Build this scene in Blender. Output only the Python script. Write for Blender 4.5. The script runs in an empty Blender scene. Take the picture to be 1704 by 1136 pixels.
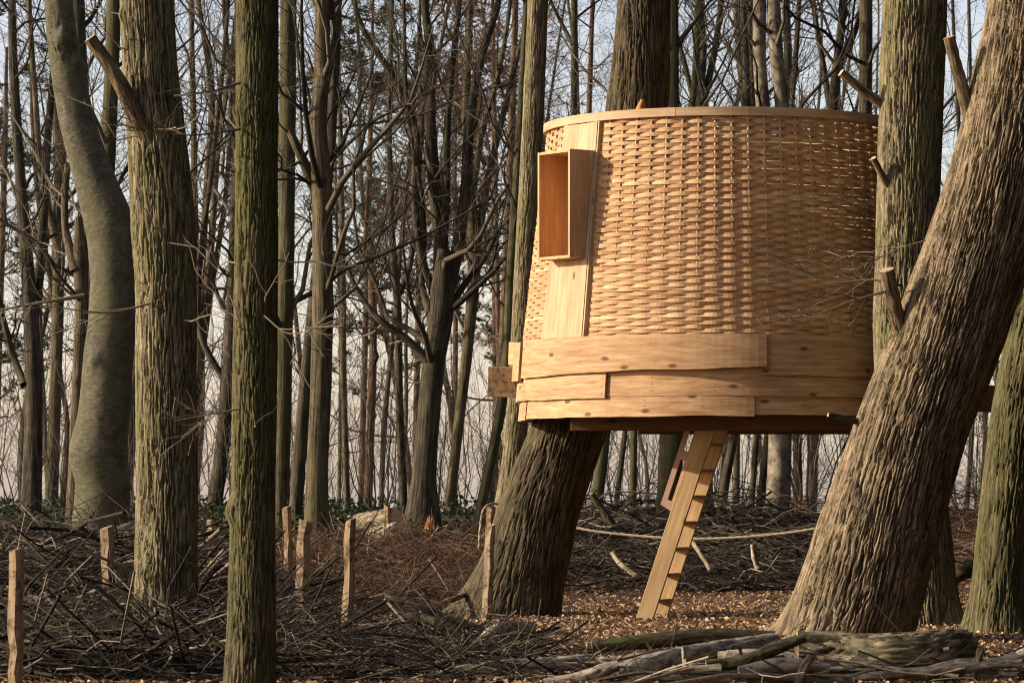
import bpy, bmesh, math, random
import numpy as np
from mathutils import Vector, Matrix

random.seed(7)
RNG = np.random.default_rng(11)
SC = bpy.context.scene
COL = SC.collection

# ------------------------------------------------------------------ camera, sky, sun, exposure
F = 6000.0          # focal length in photo pixels (photo 1704 wide)
HR = 826.0          # eye-level row of the photo
H = 1.05            # eye height above the clearing
cam_d = bpy.data.cameras.new('camera')
cam = bpy.data.objects.new('camera', cam_d)
COL.objects.link(cam)
cam.location = (0, 0, H)
cam.rotation_euler = (math.pi / 2, 0, 0)
cam_d.sensor_width = 36.0
cam_d.lens = F / 1704 * 36
cam_d.shift_y = (HR - 568) / 1704
cam_d.clip_start = 0.5
cam_d.clip_end = 6000
cam_d.dof.use_dof = True
cam_d.dof.focus_distance = 29.5
cam_d.dof.aperture_fstop = 9.0
SC.camera = cam

SUN_EL = math.radians(19)
SUN_AZ = math.radians(6)      # how far the sun stands towards the camera from straight left
sdir = Vector((-math.cos(SUN_EL) * math.cos(SUN_AZ), -math.cos(SUN_EL) * math.sin(SUN_AZ), math.sin(SUN_EL)))
world = bpy.data.worlds.new('World')
SC.world = world
world.use_nodes = True
wn = world.node_tree
bg = wn.nodes['Background']
sky = wn.nodes.new('ShaderNodeTexSky')
sky.sky_type = 'NISHITA'
sky.sun_disc = False
sky.sun_elevation = SUN_EL
sky.sun_rotation = math.atan2(sdir.x, sdir.y)
sky.air_density = 1.0
sky.dust_density = 1.0
sky.ozone_density = 0.0
mixw = wn.nodes.new('ShaderNodeMix')
mixw.data_type = 'RGBA'
mixw.inputs[0].default_value = 0.22
mixw.inputs[7].default_value = (4.1, 4.05, 5.1, 1)     # thin bright cloud veil, even in all directions
tint = wn.nodes.new('ShaderNodeMix')
tint.data_type = 'RGBA'
tint.blend_type = 'MULTIPLY'
tint.inputs[0].default_value = 1.0
tint.inputs[7].default_value = (1.14, 1.02, 1.08, 1)     # thin cloud takes the green out of the haze
wn.links.new(sky.outputs[0], tint.inputs[6])
wn.links.new(tint.outputs[2], mixw.inputs[6])
wn.links.new(mixw.outputs[2], bg.inputs[0])
bg.inputs[1].default_value = 0.15

sun_d = bpy.data.lights.new('sun', 'SUN')
sun_d.energy = 5.0
sun_d.angle = math.radians(0.6)
sun_d.color = (1.0, 0.90, 0.75)
sun = bpy.data.objects.new('sun', sun_d)
COL.objects.link(sun)
sun.rotation_euler = (-sdir).to_track_quat('-Z', 'Y').to_euler()
sun.location = sdir * 60

SC.view_settings.view_transform = 'Standard'
SC.view_settings.look = 'None'
SC.view_settings.gamma = 1
SC.view_settings.exposure = 0.33
SC.cycles.use_denoising = True
SC.cycles.filter_width = 1.1
SC.cycles.max_bounces = 6
SC.cycles.diffuse_bounces = 3


# ------------------------------------------------------------------ helpers
def P(px, py, D):
    """the world point seen at photo pixel (px, py) at distance D"""
    return Vector(((px - 852) / F * D, D, H - (py - HR) / F * D))


def X(px, D):
    return (px - 852) / F * D


def ZR(row, D):
    return H - (row - HR) / F * D


def hash3(ix, iy, iz, seed):
    h = (ix * 374761393 + iy * 668265263 + iz * 2147483647 + seed * 974711) & 0xFFFFFFFF
    h = ((h ^ (h >> 13)) * 1274126177) & 0xFFFFFFFF
    h = ((h ^ (h >> 15)) * 2246822519) & 0xFFFFFFFF
    return h ^ (h >> 16)


def noise3(p, seed=0):
    """gradient-ish value noise, p (...,3) -> about -1..1"""
    p = np.asarray(p, dtype=np.float64)
    i = np.floor(p).astype(np.int64)
    f = p - i
    u = f * f * f * (f * (f * 6 - 15) + 10)
    r = 0.0
    for dx in (0, 1):
        wx = u[..., 0] if dx else 1 - u[..., 0]
        for dy in (0, 1):
            wy = u[..., 1] if dy else 1 - u[..., 1]
            for dz in (0, 1):
                wz = u[..., 2] if dz else 1 - u[..., 2]
                hh = hash3(i[..., 0] + dx, i[..., 1] + dy, i[..., 2] + dz, seed)
                gx = (hh & 1023) / 511.5 - 1
                gy = ((hh >> 10) & 1023) / 511.5 - 1
                gz_ = ((hh >> 20) & 1023) / 511.5 - 1
                r = r + wx * wy * wz * (gx * (f[..., 0] - dx) + gy * (f[..., 1] - dy) + gz_ * (f[..., 2] - dz))
    return r * 1.5


def sstep(a, b, x):
    t = np.clip((x - a) / (b - a), 0, 1)
    return t * t * (3 - 2 * t)


def mesh_np(name, verts, quads=None, tris=None, smooth=True, bc=None, mats=(), matidx=None):
    me = bpy.data.meshes.new(name)
    verts = np.asarray(verts, dtype=np.float32)
    nq = 0 if quads is None else len(quads)
    nt = 0 if tris is None else len(tris)
    me.vertices.add(len(verts))
    me.vertices.foreach_set('co', verts.ravel())
    loops = []
    if nq:
        loops.append(np.asarray(quads, dtype=np.int32).ravel())
    if nt:
        loops.append(np.asarray(tris, dtype=np.int32).ravel())
    loops = np.concatenate(loops)
    me.loops.add(len(loops))
    me.loops.foreach_set('vertex_index', loops)
    starts = np.concatenate([np.arange(nq, dtype=np.int32) * 4, nq * 4 + np.arange(nt, dtype=np.int32) * 3])
    me.polygons.add(nq + nt)
    me.polygons.foreach_set('loop_start', starts.astype(np.int32))
    for m in mats:
        me.materials.append(m)
    if matidx is not None:
        me.polygons.foreach_set('material_index', np.asarray(matidx, dtype=np.int32))
    me.update(calc_edges=True)
    me.polygons.foreach_set('use_smooth', np.full(nq + nt, bool(smooth)))
    if bc is not None:
        a = me.attributes.new('bc', 'FLOAT_VECTOR', 'POINT')
        a.data.foreach_set('vector', np.asarray(bc, dtype=np.float32).ravel())
    return me


def obj(name, me, parent=None, mat=None, kind=None):
    o = bpy.data.objects.new(name, me)
    COL.objects.link(o)
    if mat is not None and me is not None:
        if len(me.materials) == 0:
            me.materials.append(mat)
    if parent is not None:
        o.parent = parent
    if kind:
        o['kind'] = kind
    return o


def tag(o, label, cat, group=None):
    o['label'] = label
    o['category'] = cat
    if group:
        o['group'] = group
    return o


def thing(name, label, cat, loc=(0, 0, 0), group=None):
    o = bpy.data.objects.new(name, None)
    COL.objects.link(o)
    o.location = loc
    o.empty_display_size = 0.2
    return tag(o, label, cat, group)


def child(name, me, root, mat=None, kind=None):
    """part whose mesh is in world coordinates; the root is an unrotated Empty"""
    o = obj(name, me, root, mat, kind)
    l = root.matrix_basis.translation if root.parent is None else root.parent.matrix_basis.translation + root.matrix_basis.translation
    o.location = -l
    return o


# ------------------------------------------------------------------ materials
def new_mat(name):
    m = bpy.data.materials.new(name)
    m.use_nodes = True
    nt = m.node_tree
    return m, nt, nt.nodes['Principled BSDF']


def N(nt, t, **kw):
    n = nt.nodes.new(t)
    for k, v in kw.items():
        setattr(n, k, v)
    return n


def coords(nt, attr, scale, rnd=False):
    if attr:
        src = N(nt, 'ShaderNodeAttribute')
        src.attribute_name = 'bc'
        out = src.outputs['Vector']
    else:
        src = N(nt, 'ShaderNodeTexCoord')
        out = src.outputs['Object']
    if rnd:
        oi = N(nt, 'ShaderNodeObjectInfo')
        ma = N(nt, 'ShaderNodeMath', operation='MULTIPLY')
        ma.inputs[1].default_value = 37.0
        nt.links.new(oi.outputs['Random'], ma.inputs[0])
        va = N(nt, 'ShaderNodeVectorMath', operation='ADD')
        nt.links.new(out, va.inputs[0])
        nt.links.new(ma.outputs[0], va.inputs[1])
        out = va.outputs[0]
    mp = N(nt, 'ShaderNodeMapping')
    mp.inputs['Scale'].default_value = scale
    nt.links.new(out, mp.inputs['Vector'])
    return mp.outputs[0]


def ramp(nt, fac, stops):
    r = N(nt, 'ShaderNodeValToRGB')
    e = r.color_ramp.elements
    while len(e) < len(stops):
        e.new(0.5)
    for i, (p, c) in enumerate(stops):
        e[i].position = p
        e[i].color = (*c, 1) if len(c) == 3 else c
    nt.links.new(fac, r.inputs[0])
    return r.outputs[0]


def noise_tex(nt, vec, scale, detail=4, rough=0.6, dist=0.0):
    n = N(nt, 'ShaderNodeTexNoise')
    n.inputs['Scale'].default_value = scale
    n.inputs['Detail'].default_value = detail
    n.inputs['Roughness'].default_value = rough
    n.inputs['Distortion'].default_value = dist
    nt.links.new(vec, n.inputs['Vector'])
    return n.outputs['Fac']


def mixc(nt, fac, a, b, mode='MIX'):
    m = N(nt, 'ShaderNodeMix', data_type='RGBA', blend_type=mode)
    if isinstance(fac, float):
        m.inputs[0].default_value = fac
    else:
        nt.links.new(fac, m.inputs[0])
    for i, v in ((6, a), (7, b)):
        if isinstance(v, tuple):
            m.inputs[i].default_value = (*v, 1)
        else:
            nt.links.new(v, m.inputs[i])
    return m.outputs[2]


def bark(name, c0, c1, moss=(0.07, 0.075, 0.018), moss_amt=0.3, attr=True, fine=52.0, elong=0.06, bump=0.9, dist=0.014, smoothbark=False):
    m, nt, b = new_mat(name)
    v = coords(nt, attr, (1, 1, elong), True)
    n1 = noise_tex(nt, v, fine, 5, 0.65, 0.3)
    v2 = coords(nt, attr, (1, 1, 0.6), True)
    n2 = noise_tex(nt, v2, 3.2, 4, 0.6)
    n3 = noise_tex(nt, v2, 9.0, 5, 0.65)
    c = ramp(nt, n1, [(0.30, tuple(x * 0.5 for x in c0)), (0.43, c0), (0.58, c1)])
    patch = ramp(nt, n3, [(0.35, (0.55, 0.55, 0.55)), (0.68, (1.25, 1.22, 1.15))])
    c = mixc(nt, 1.0, c, patch, 'MULTIPLY')
    t = 0.75 - moss_amt * 0.6
    mf = ramp(nt, n2, [(max(0, t - 0.18), (0, 0, 0)), (min(1, t + 0.2), (0.8, 0.8, 0.8))])
    c = mixc(nt, mf, c, moss)
    nt.links.new(c, b.inputs['Base Color'])
    b.inputs['Roughness'].default_value = 0.9
    b.inputs['Specular IOR Level'].default_value = 0.15
    bp = N(nt, 'ShaderNodeBump')
    bp.inputs['Strength'].default_value = bump
    bp.inputs['Distance'].default_value = dist
    if smoothbark:
        v3 = coords(nt, attr, (1, 1, 1.3), True)
        nn = noise_tex(nt, v3, 7, 6, 0.6, 0.8)
        nt.links.new(nn, bp.inputs['Height'])
    else:
        nt.links.new(n1, bp.inputs['Height'])
    nt.links.new(bp.outputs[0], b.inputs['Normal'])
    return m


def wood(name, dark, light, grain=26.0, knots=True, var=0.25, rough=0.7, bump=0.15, weather=0.0):
    m, nt, b = new_mat(name)
    v = coords(nt, True, (1.0, 10.0, 10.0), True)
    n1 = noise_tex(nt, v, grain / 10, 5, 0.6, 0.6)
    v2 = coords(nt, True, (0.8, 3.0, 3.0), True)
    n2 = noise_tex(nt, v2, 1.6, 3, 0.5)
    vf = coords(nt, True, (4.0, 90.0, 90.0), True)
    n4 = noise_tex(nt, vf, 1.5, 3, 0.6)
    c = ramp(nt, n1, [(0.25, dark), (0.7, light)])
    c = mixc(nt, 0.55, c, ramp(nt, n2, [(0.3, (0.72, 0.66, 0.58)), (0.7, (1.2, 1.2, 1.2))]), 'MULTIPLY')
    c = mixc(nt, 0.35, c, ramp(nt, n4, [(0.3, (0.7, 0.64, 0.56)), (0.6, (1.1, 1.1, 1.1))]), 'MULTIPLY')
    oi = N(nt, 'ShaderNodeObjectInfo')
    c = mixc(nt, var, c, ramp(nt, oi.outputs['Random'], [(0.0, (0.80, 0.60, 0.42)), (0.3, (1.0, 0.92, 0.82)), (0.6, (0.92, 0.80, 0.66)), (0.8, (1.08, 1.05, 1.0)), (1.0, (1.5, 1.55, 1.5))]), 'MULTIPLY')
    if knots:
        vk = coords(nt, True, (1.0, 2.2, 2.2), True)
        vo = N(nt, 'ShaderNodeTexVoronoi', voronoi_dimensions='2D')
        vo.inputs['Scale'].default_value = 1.5
        nt.links.new(vk, vo.inputs['Vector'])
        kf = ramp(nt, vo.outputs['Distance'], [(0.035, (0.9, 0.9, 0.9)), (0.075, (0, 0, 0))])
        c = mixc(nt, kf, c, tuple(x * 0.33 for x in dark))
    if weather:
        vw = coords(nt, True, (2, 2, 2), True)
        nw = noise_tex(nt, vw, 9, 5, 0.7)
        c = mixc(nt, ramp(nt, nw, [(0.5, (0, 0, 0)), (0.62, (weather,) * 3)]), c, (0.05, 0.035, 0.02))
    nt.links.new(c, b.inputs['Base Color'])
    b.inputs['Roughness'].default_value = rough
    b.inputs['Specular IOR Level'].default_value = 0.25
    bp = N(nt, 'ShaderNodeBump')
    bp.inputs['Strength'].default_value = bump
    bp.inputs['Distance'].default_value = 0.004
    nt.links.new(n4, bp.inputs['Height'])
    nt.links.new(bp.outputs[0], b.inputs['Normal'])
    return m


def island_mat(name, stops, rough=0.85, transl=0.0, noisy=0.0):
    m, nt, b = new_mat(name)
    g = N(nt, 'ShaderNodeNewGeometry')
    c = ramp(nt, g.outputs['Random Per Island'], stops)
    if noisy:
        v = coords(nt, False, (1, 1, 1))
        n = noise_tex(nt, v, noisy, 4, 0.6)
        c = mixc(nt, 1.0, c, ramp(nt, n, [(0.3, (0.6, 0.6, 0.6)), (0.7, (1.3, 1.3, 1.3))]), 'MULTIPLY')
    nt.links.new(c, b.inputs['Base Color'])
    b.inputs['Roughness'].default_value = rough
    b.inputs['Specular IOR Level'].default_value = 0.2
    if transl:
        tr = N(nt, 'ShaderNodeBsdfTranslucent')
        nt.links.new(c, tr.inputs[0])
        mx = N(nt, 'ShaderNodeMixShader')
        mx.inputs[0].default_value = transl
        nt.links.new(b.outputs[0], mx.inputs[1])
        nt.links.new(tr.outputs[0], mx.inputs[2])
        nt.links.new(mx.outputs[0], nt.nodes['Material Output'].inputs[0])
    return m


M = {}
M['oak'] = bark('oak_bark', (0.13, 0.099, 0.058), (0.34, 0.275, 0.175), (0.19, 0.175, 0.065), 0.34)
M['moss_oak'] = bark('mossy_bark', (0.085, 0.07, 0.038), (0.20, 0.165, 0.09), (0.105, 0.102, 0.032), 0.42)
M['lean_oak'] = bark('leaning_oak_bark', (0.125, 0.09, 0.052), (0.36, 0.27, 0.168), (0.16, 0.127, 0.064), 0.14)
M['lean_shaded'] = bark('shaded_oak_bark', (0.065, 0.048, 0.028), (0.16, 0.122, 0.073), (0.09, 0.078, 0.03), 0.2)  # oak bark darkened: the shade on this trunk is in the colour
M['beech'] = bark('shaded_beech_bark', (0.105, 0.093, 0.064), (0.165, 0.147, 0.105), (0.10, 0.094, 0.04), 0.4, fine=14.0, elong=3.2, bump=0.5, dist=0.03, smoothbark=True)  # beech bark with the shade it stands in put into the colour
M['lit_beech'] = bark('sunlit_beech_bark', (0.17, 0.14, 0.10), (0.34, 0.285, 0.21), (0.18, 0.16, 0.09), 0.2, fine=7.0, elong=1.0, bump=0.4, dist=0.02, smoothbark=True)  # lighter beech copy, sunlight on the trunk put into the colour
M['bg_oak'] = bark('far_bark', (0.065, 0.05, 0.032), (0.18, 0.14, 0.088), (0.12, 0.105, 0.04), 0.3, fine=32.0, bump=0.9, dist=0.03)
M['bg_green'] = bark('far_green_bark', (0.055, 0.049, 0.027), (0.135, 0.117, 0.066), (0.085, 0.085, 0.03), 0.45, fine=32.0, bump=0.8, dist=0.03)
M['bg_dark'] = bark('far_dark_bark', (0.045, 0.037, 0.026), (0.125, 0.10, 0.068), (0.065, 0.06, 0.028), 0.25, fine=32.0, bump=0.8, dist=0.03)
M['bg_red'] = bark('pine_bark', (0.09, 0.055, 0.034), (0.22, 0.135, 0.08), (0.10, 0.08, 0.04), 0.1, fine=32.0, bump=0.9, dist=0.03)
M['twig'] = island_mat('twig_bark', [(0.0, (0.028, 0.022, 0.015)), (0.5, (0.075, 0.058, 0.038)), (1.0, (0.22, 0.175, 0.115))])
M['twig_pale'] = island_mat('pale_twig_bark', [(0.0, (0.16, 0.12, 0.075)), (1.0, (0.36, 0.28, 0.18))])
M['twig_red'] = island_mat('larch_twig_bark', [(0.0, (0.06, 0.032, 0.018)), (0.6, (0.13, 0.075, 0.042)), (1.0, (0.22, 0.14, 0.085))])
M['brush'] = island_mat('brush_bark', [(0.0, (0.014, 0.011, 0.008)), (0.55, (0.038, 0.028, 0.019)), (0.8, (0.11, 0.084, 0.052)), (1.0, (0.34, 0.27, 0.18))], noisy=14.0)
M['brush_pale'] = island_mat('broken_branch_bark', [(0.0, (0.04, 0.032, 0.022)), (0.4, (0.12, 0.092, 0.06)), (0.8, (0.26, 0.205, 0.14)), (1.0, (0.42, 0.34, 0.24))], noisy=30.0)
M['brush_red'] = island_mat('red_brush_bark', [(0.0, (0.03, 0.019, 0.012)), (0.5, (0.095, 0.052, 0.028)), (0.85, (0.20, 0.115, 0.062)), (1.0, (0.36, 0.27, 0.18))], noisy=14.0)
M['lath'] = wood('woven_lath', (0.40, 0.228, 0.105), (0.64, 0.425, 0.235), 20, False, 0.6)
M['board'] = wood('larch_board', (0.31, 0.163, 0.068), (0.66, 0.43, 0.23), 34, True, 0.3)
M['pale'] = wood('pale_board', (0.42, 0.27, 0.14), (0.64, 0.46, 0.28), 26, True, 0.15)
M['boxwood'] = wood('box_board', (0.52, 0.27, 0.11), (0.70, 0.42, 0.20), 22, True, 0.15)
M['ladder'] = wood('ladder_board', (0.36, 0.22, 0.10), (0.60, 0.42, 0.22), 28, True, 0.2)
M['ply'] = wood('plywood', (0.36, 0.22, 0.15), (0.48, 0.32, 0.22), 14, False, 0.05)
M['old_beam'] = wood('weathered_beam', (0.27, 0.19, 0.10), (0.42, 0.31, 0.18), 26, False, 0.1, 0.85, 0.3, 0.75)
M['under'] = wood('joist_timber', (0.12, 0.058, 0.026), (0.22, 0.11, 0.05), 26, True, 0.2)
M['stake'] = wood('cleft_stake', (0.23, 0.16, 0.10), (0.46, 0.345, 0.22), 34, False, 0.35, 0.9, 0.6, 0.75)
M['cut'] = wood('cut_end', (0.50, 0.33, 0.17), (0.70, 0.52, 0.31), 40, False, 0.2)
M['orange_cut'] = wood('fresh_orange_wood', (0.45, 0.17, 0.05), (0.62, 0.28, 0.09), 40, False, 0.15)
M['log_grey'] = bark('grey_log_bark', (0.20, 0.16, 0.115), (0.52, 0.43, 0.32), (0.18, 0.155, 0.08), 0.1, fine=30.0, elong=0.35, bump=0.8)
M['log_dark'] = bark('dark_log_bark', (0.035, 0.026, 0.018), (0.10, 0.072, 0.047), (0.07, 0.075, 0.025), 0.35, fine=30.0, elong=0.35, bump=0.8)
M['log_moss'] = bark('mossy_log_bark', (0.13, 0.10, 0.06), (0.40, 0.32, 0.21), (0.13, 0.125, 0.05), 0.22, fine=26.0, elong=0.25, bump=0.9, dist=0.02)
M['bare'] = bark('barkless_branch_wood', (0.11, 0.075, 0.042), (0.30, 0.21, 0.12), (0.16, 0.12, 0.06), 0.1, fine=60.0, elong=0.08, bump=0.9, dist=0.015)
M['leaf'] = island_mat('dead_leaf', [(0.0, (0.12, 0.068, 0.035)), (0.35, (0.33, 0.19, 0.092)), (0.7, (0.54, 0.335, 0.175)), (1.0, (0.70, 0.52, 0.33))], 0.75, 0.15)
M['rust_leaf'] = island_mat('rust_leaf', [(0.0, (0.16, 0.07, 0.03)), (1.0, (0.42, 0.19, 0.075))], 0.8, 0.35)
M['green'] = island_mat('ivy_leaf', [(0.0, (0.018, 0.028, 0.010)), (0.7, (0.038, 0.056, 0.018)), (1.0, (0.08, 0.095, 0.032))], 0.6, 0.2)
M['needle'] = island_mat('pine_needle', [(0.0, (0.03, 0.038, 0.018)), (1.0, (0.085, 0.09, 0.035))], 0.7, 0.2)
M['shade_leaf'] = island_mat('dark_shade_leaf', [(0.0, (0.012, 0.018, 0.009)), (1.0, (0.032, 0.042, 0.02))], 0.8)  # leaves of the added shade trees, kept dark to bounce little light
M['rope'] = island_mat('hemp_rope', [(0.0, (0.30, 0.24, 0.16)), (1.0, (0.42, 0.34, 0.23))], 0.9)


def ground_mat():
    m, nt, b = new_mat('forest_floor')
    v = coords(nt, False, (1, 1, 1))
    n1 = noise_tex(nt, v, 22, 6, 0.75)
    n2 = noise_tex(nt, v, 0.8, 4, 0.6)
    c = ramp(nt, n1, [(0.3, (0.035, 0.022, 0.013)), (0.55, (0.12, 0.068, 0.033)), (0.75, (0.22, 0.13, 0.065))])
    c = mixc(nt, 1.0, c, ramp(nt, n2, [(0.35, (0.6, 0.6, 0.6)), (0.65, (1.2, 1.15, 1.05))]), 'MULTIPLY')
    nt.links.new(c, b.inputs['Base Color'])
    b.inputs['Roughness'].default_value = 0.95
    bp = N(nt, 'ShaderNodeBump')
    bp.inputs['Strength'].default_value = 0.8
    bp.inputs['Distance'].default_value = 0.04
    nt.links.new(n1, bp.inputs['Height'])
    nt.links.new(bp.outputs[0], b.inputs['Normal'])
    return m


M['ground'] = ground_mat()


# ------------------------------------------------------------------ ground
def gz(x, y):
    x = np.asarray(x, dtype=np.float64)
    y = np.asarray(y, dtype=np.float64)
    z = np.interp(y, [-100, 31, 34, 38, 43, 47, 50, 54, 62, 100, 5000], [0, 0, 0.03, 0.15, 0.48, 0.76, 0.84, 0.78, 0.5, -0.5, -60])
    w = sstep(14, 22, y) * (1 - sstep(60, 90, y))
    p = np.stack([x * 0.45, y * 0.35, np.zeros_like(x)], -1)
    q = np.stack([x * 1.9, y * 1.6, np.zeros_like(x) + 5], -1)
    amp = 0.03 + 0.09 * sstep(36, 46, y)
    return z + w * (amp * noise3(p, 3) + 0.02 * noise3(q, 4))


def gzf(x, y):
    return float(gz(np.array([x]), np.array([y]))[0])


def build_ground():
    xs = np.concatenate([[-4000, -1500, -500, -150, -60, -30, -18], np.arange(-12, 12.01, 0.2), [18, 30, 60, 150, 500, 1500, 4000]])
    ys = np.concatenate([[-60, -20, 0, 10, 15], np.arange(18, 56, 0.2), [58, 62, 68, 76, 88, 100, 150, 300, 700, 1500, 4500]])
    gx, gy = np.meshgrid(xs, ys)
    g = gz(gx, gy)
    verts = np.stack([gx, gy, g], -1).reshape(-1, 3)
    nx, ny = len(xs), len(ys)
    i = np.arange(ny - 1)[:, None] * nx + np.arange(nx - 1)[None]
    q = np.stack([i, i + 1, i + nx + 1, i + nx], -1).reshape(-1, 4)
    o = obj('ground', mesh_np('ground', verts, q, mats=[M['ground']]), kind='structure')
    o['label'] = 'forest floor of brown leaf litter and wood chip rising to a low bank'


build_ground()


# ------------------------------------------------------------------ tubes, trunks and trees
def frames(paths):
    t = np.gradient(paths, axis=1)
    t /= np.linalg.norm(t, axis=2, keepdims=True) + 1e-9
    mean = paths[:, -1] - paths[:, 0]
    mean = mean / (np.linalg.norm(mean, axis=1, keepdims=True) + 1e-9)
    ref = np.where((np.abs(mean[:, 2]) > 0.75)[:, None], np.array([[1.0, 0.08, 0.04]]), np.array([[0.05, 0.09, 1.0]]))
    u = np.cross(t, ref[:, None, :])
    u /= np.linalg.norm(u, axis=2, keepdims=True) + 1e-9
    v = np.cross(t, u)
    return t, u, v


def tubes(paths, radii, k):
    """paths (B,n,3), radii (B,n) -> verts, quads"""
    B, n, _ = paths.shape
    t, u, v = frames(paths)
    a = np.arange(k) * 2 * math.pi / k
    ring = u[:, :, None, :] * np.cos(a)[None, None, :, None] + v[:, :, None, :] * np.sin(a)[None, None, :, None]
    verts = paths[:, :, None, :] + ring * radii[:, :, None, None]
    base = (np.arange(B) * n * k)[:, None, None]
    i = np.arange(n - 1)[None, :, None] * k
    j = np.arange(k)[None, None, :]
    j2 = (j + 1) % k
    q = np.stack([base + i + j, base + i + j2, base + i + k + j2, base + i + k + j], -1).reshape(-1, 4)
    return verts.reshape(-1, 3), q


def join_tubes(parts):
    V, Q, off = [], [], 0
    for paths, radii, k in parts:
        if paths is None or len(paths) == 0:
            continue
        v, q = tubes(paths, radii, k)
        V.append(v)
        Q.append(q + off)
        off += len(v)
    return np.concatenate(V), np.concatenate(Q)


def sample_paths(paths, radii, idx, t):
    n = paths.shape[1]
    f = t * (n - 1)
    i = np.minimum(f.astype(int), n - 2)
    w = (f - i)[:, None]
    p0 = paths[idx, i]
    p1 = paths[idx, i + 1]
    r = radii[idx, i] * (1 - w[:, 0]) + radii[idx, i + 1] * w[:, 0]
    d = p1 - p0
    d /= np.linalg.norm(d, axis=1, keepdims=True) + 1e-9
    return p0 * (1 - w) + p1 * w, d, r


def grow(paths, radii, per, trange, ang, length, rr, up=0.15, wob=0.06, n=6, rng=RNG, taper=0.25, rmax=None, planar=0.0, lscale=True):
    """grow side branches off every path"""
    B = len(paths)
    if B == 0:
        return paths, radii
    idx = np.repeat(np.arange(B), per)
    C = len(idx)
    t = rng.uniform(trange[0], trange[1], C)
    p, d, r = sample_paths(paths, radii, idx, t)
    rnd = rng.normal(size=(C, 3))
    rnd[:, 2] *= (1 - planar)
    side = rnd - d * np.sum(rnd * d, axis=1, keepdims=True)
    side /= np.linalg.norm(side, axis=1, keepdims=True) + 1e-9
    a = rng.uniform(ang[0], ang[1], C)[:, None]
    dirn = d * np.cos(a) + side * np.sin(a)
    L = rng.uniform(length[0], length[1], C)
    if lscale:
        L = L * (1.15 - 0.6 * t)
    s = np.linspace(0, 1, n)
    out = p[:, None, :] + dirn[:, None, :] * (L[:, None] * s[None])[:, :, None]
    out[:, :, 2] += (up * L)[:, None] * (s ** 2)[None] * rng.uniform(0.2, 1.4, C)[:, None]
    wv = rng.normal(size=(C, n, 3)) * (wob * L)[:, None, None]
    wv[:, 0] = 0
    wv = np.cumsum(wv, axis=1) * 0.6
    out = out + wv
    r0 = r * rr * rng.uniform(0.65, 1.0, C)
    if rmax is not None:
        r0 = np.minimum(r0, rmax)
    rad = r0[:, None] * (1 - (1 - taper) * s[None])
    return out, rad


def catmull(pts, rad, n, dense=None):
    pts = np.array(pts, dtype=float)
    rad = np.array(rad, dtype=float)
    d = np.concatenate([[0], np.cumsum(np.linalg.norm(np.diff(pts, axis=0), axis=1))])
    s = np.linspace(0, d[-1], n)
    if dense is not None:              # most rings on the part below point index `dense`
        n1 = int(n * 0.88)
        s = np.concatenate([np.linspace(0, d[dense], n1), np.linspace(d[dense], d[-1], n - n1 + 1)[1:]])
    # cubic hermite with finite-difference tangents
    m = np.gradient(pts, d, axis=0)
    i = np.clip(np.searchsorted(d, s, side='right') - 1, 0, len(d) - 2)
    h = (d[i + 1] - d[i])
    u = ((s - d[i]) / h)[:, None]
    h = h[:, None]
    out = (2 * u ** 3 - 3 * u ** 2 + 1) * pts[i] + (u ** 3 - 2 * u ** 2 + u) * h * m[i] + (-2 * u ** 3 + 3 * u ** 2) * pts[i + 1] + (u ** 3 - u ** 2) * h * m[i + 1]
    return out, np.interp(s, d, rad), s


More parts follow.
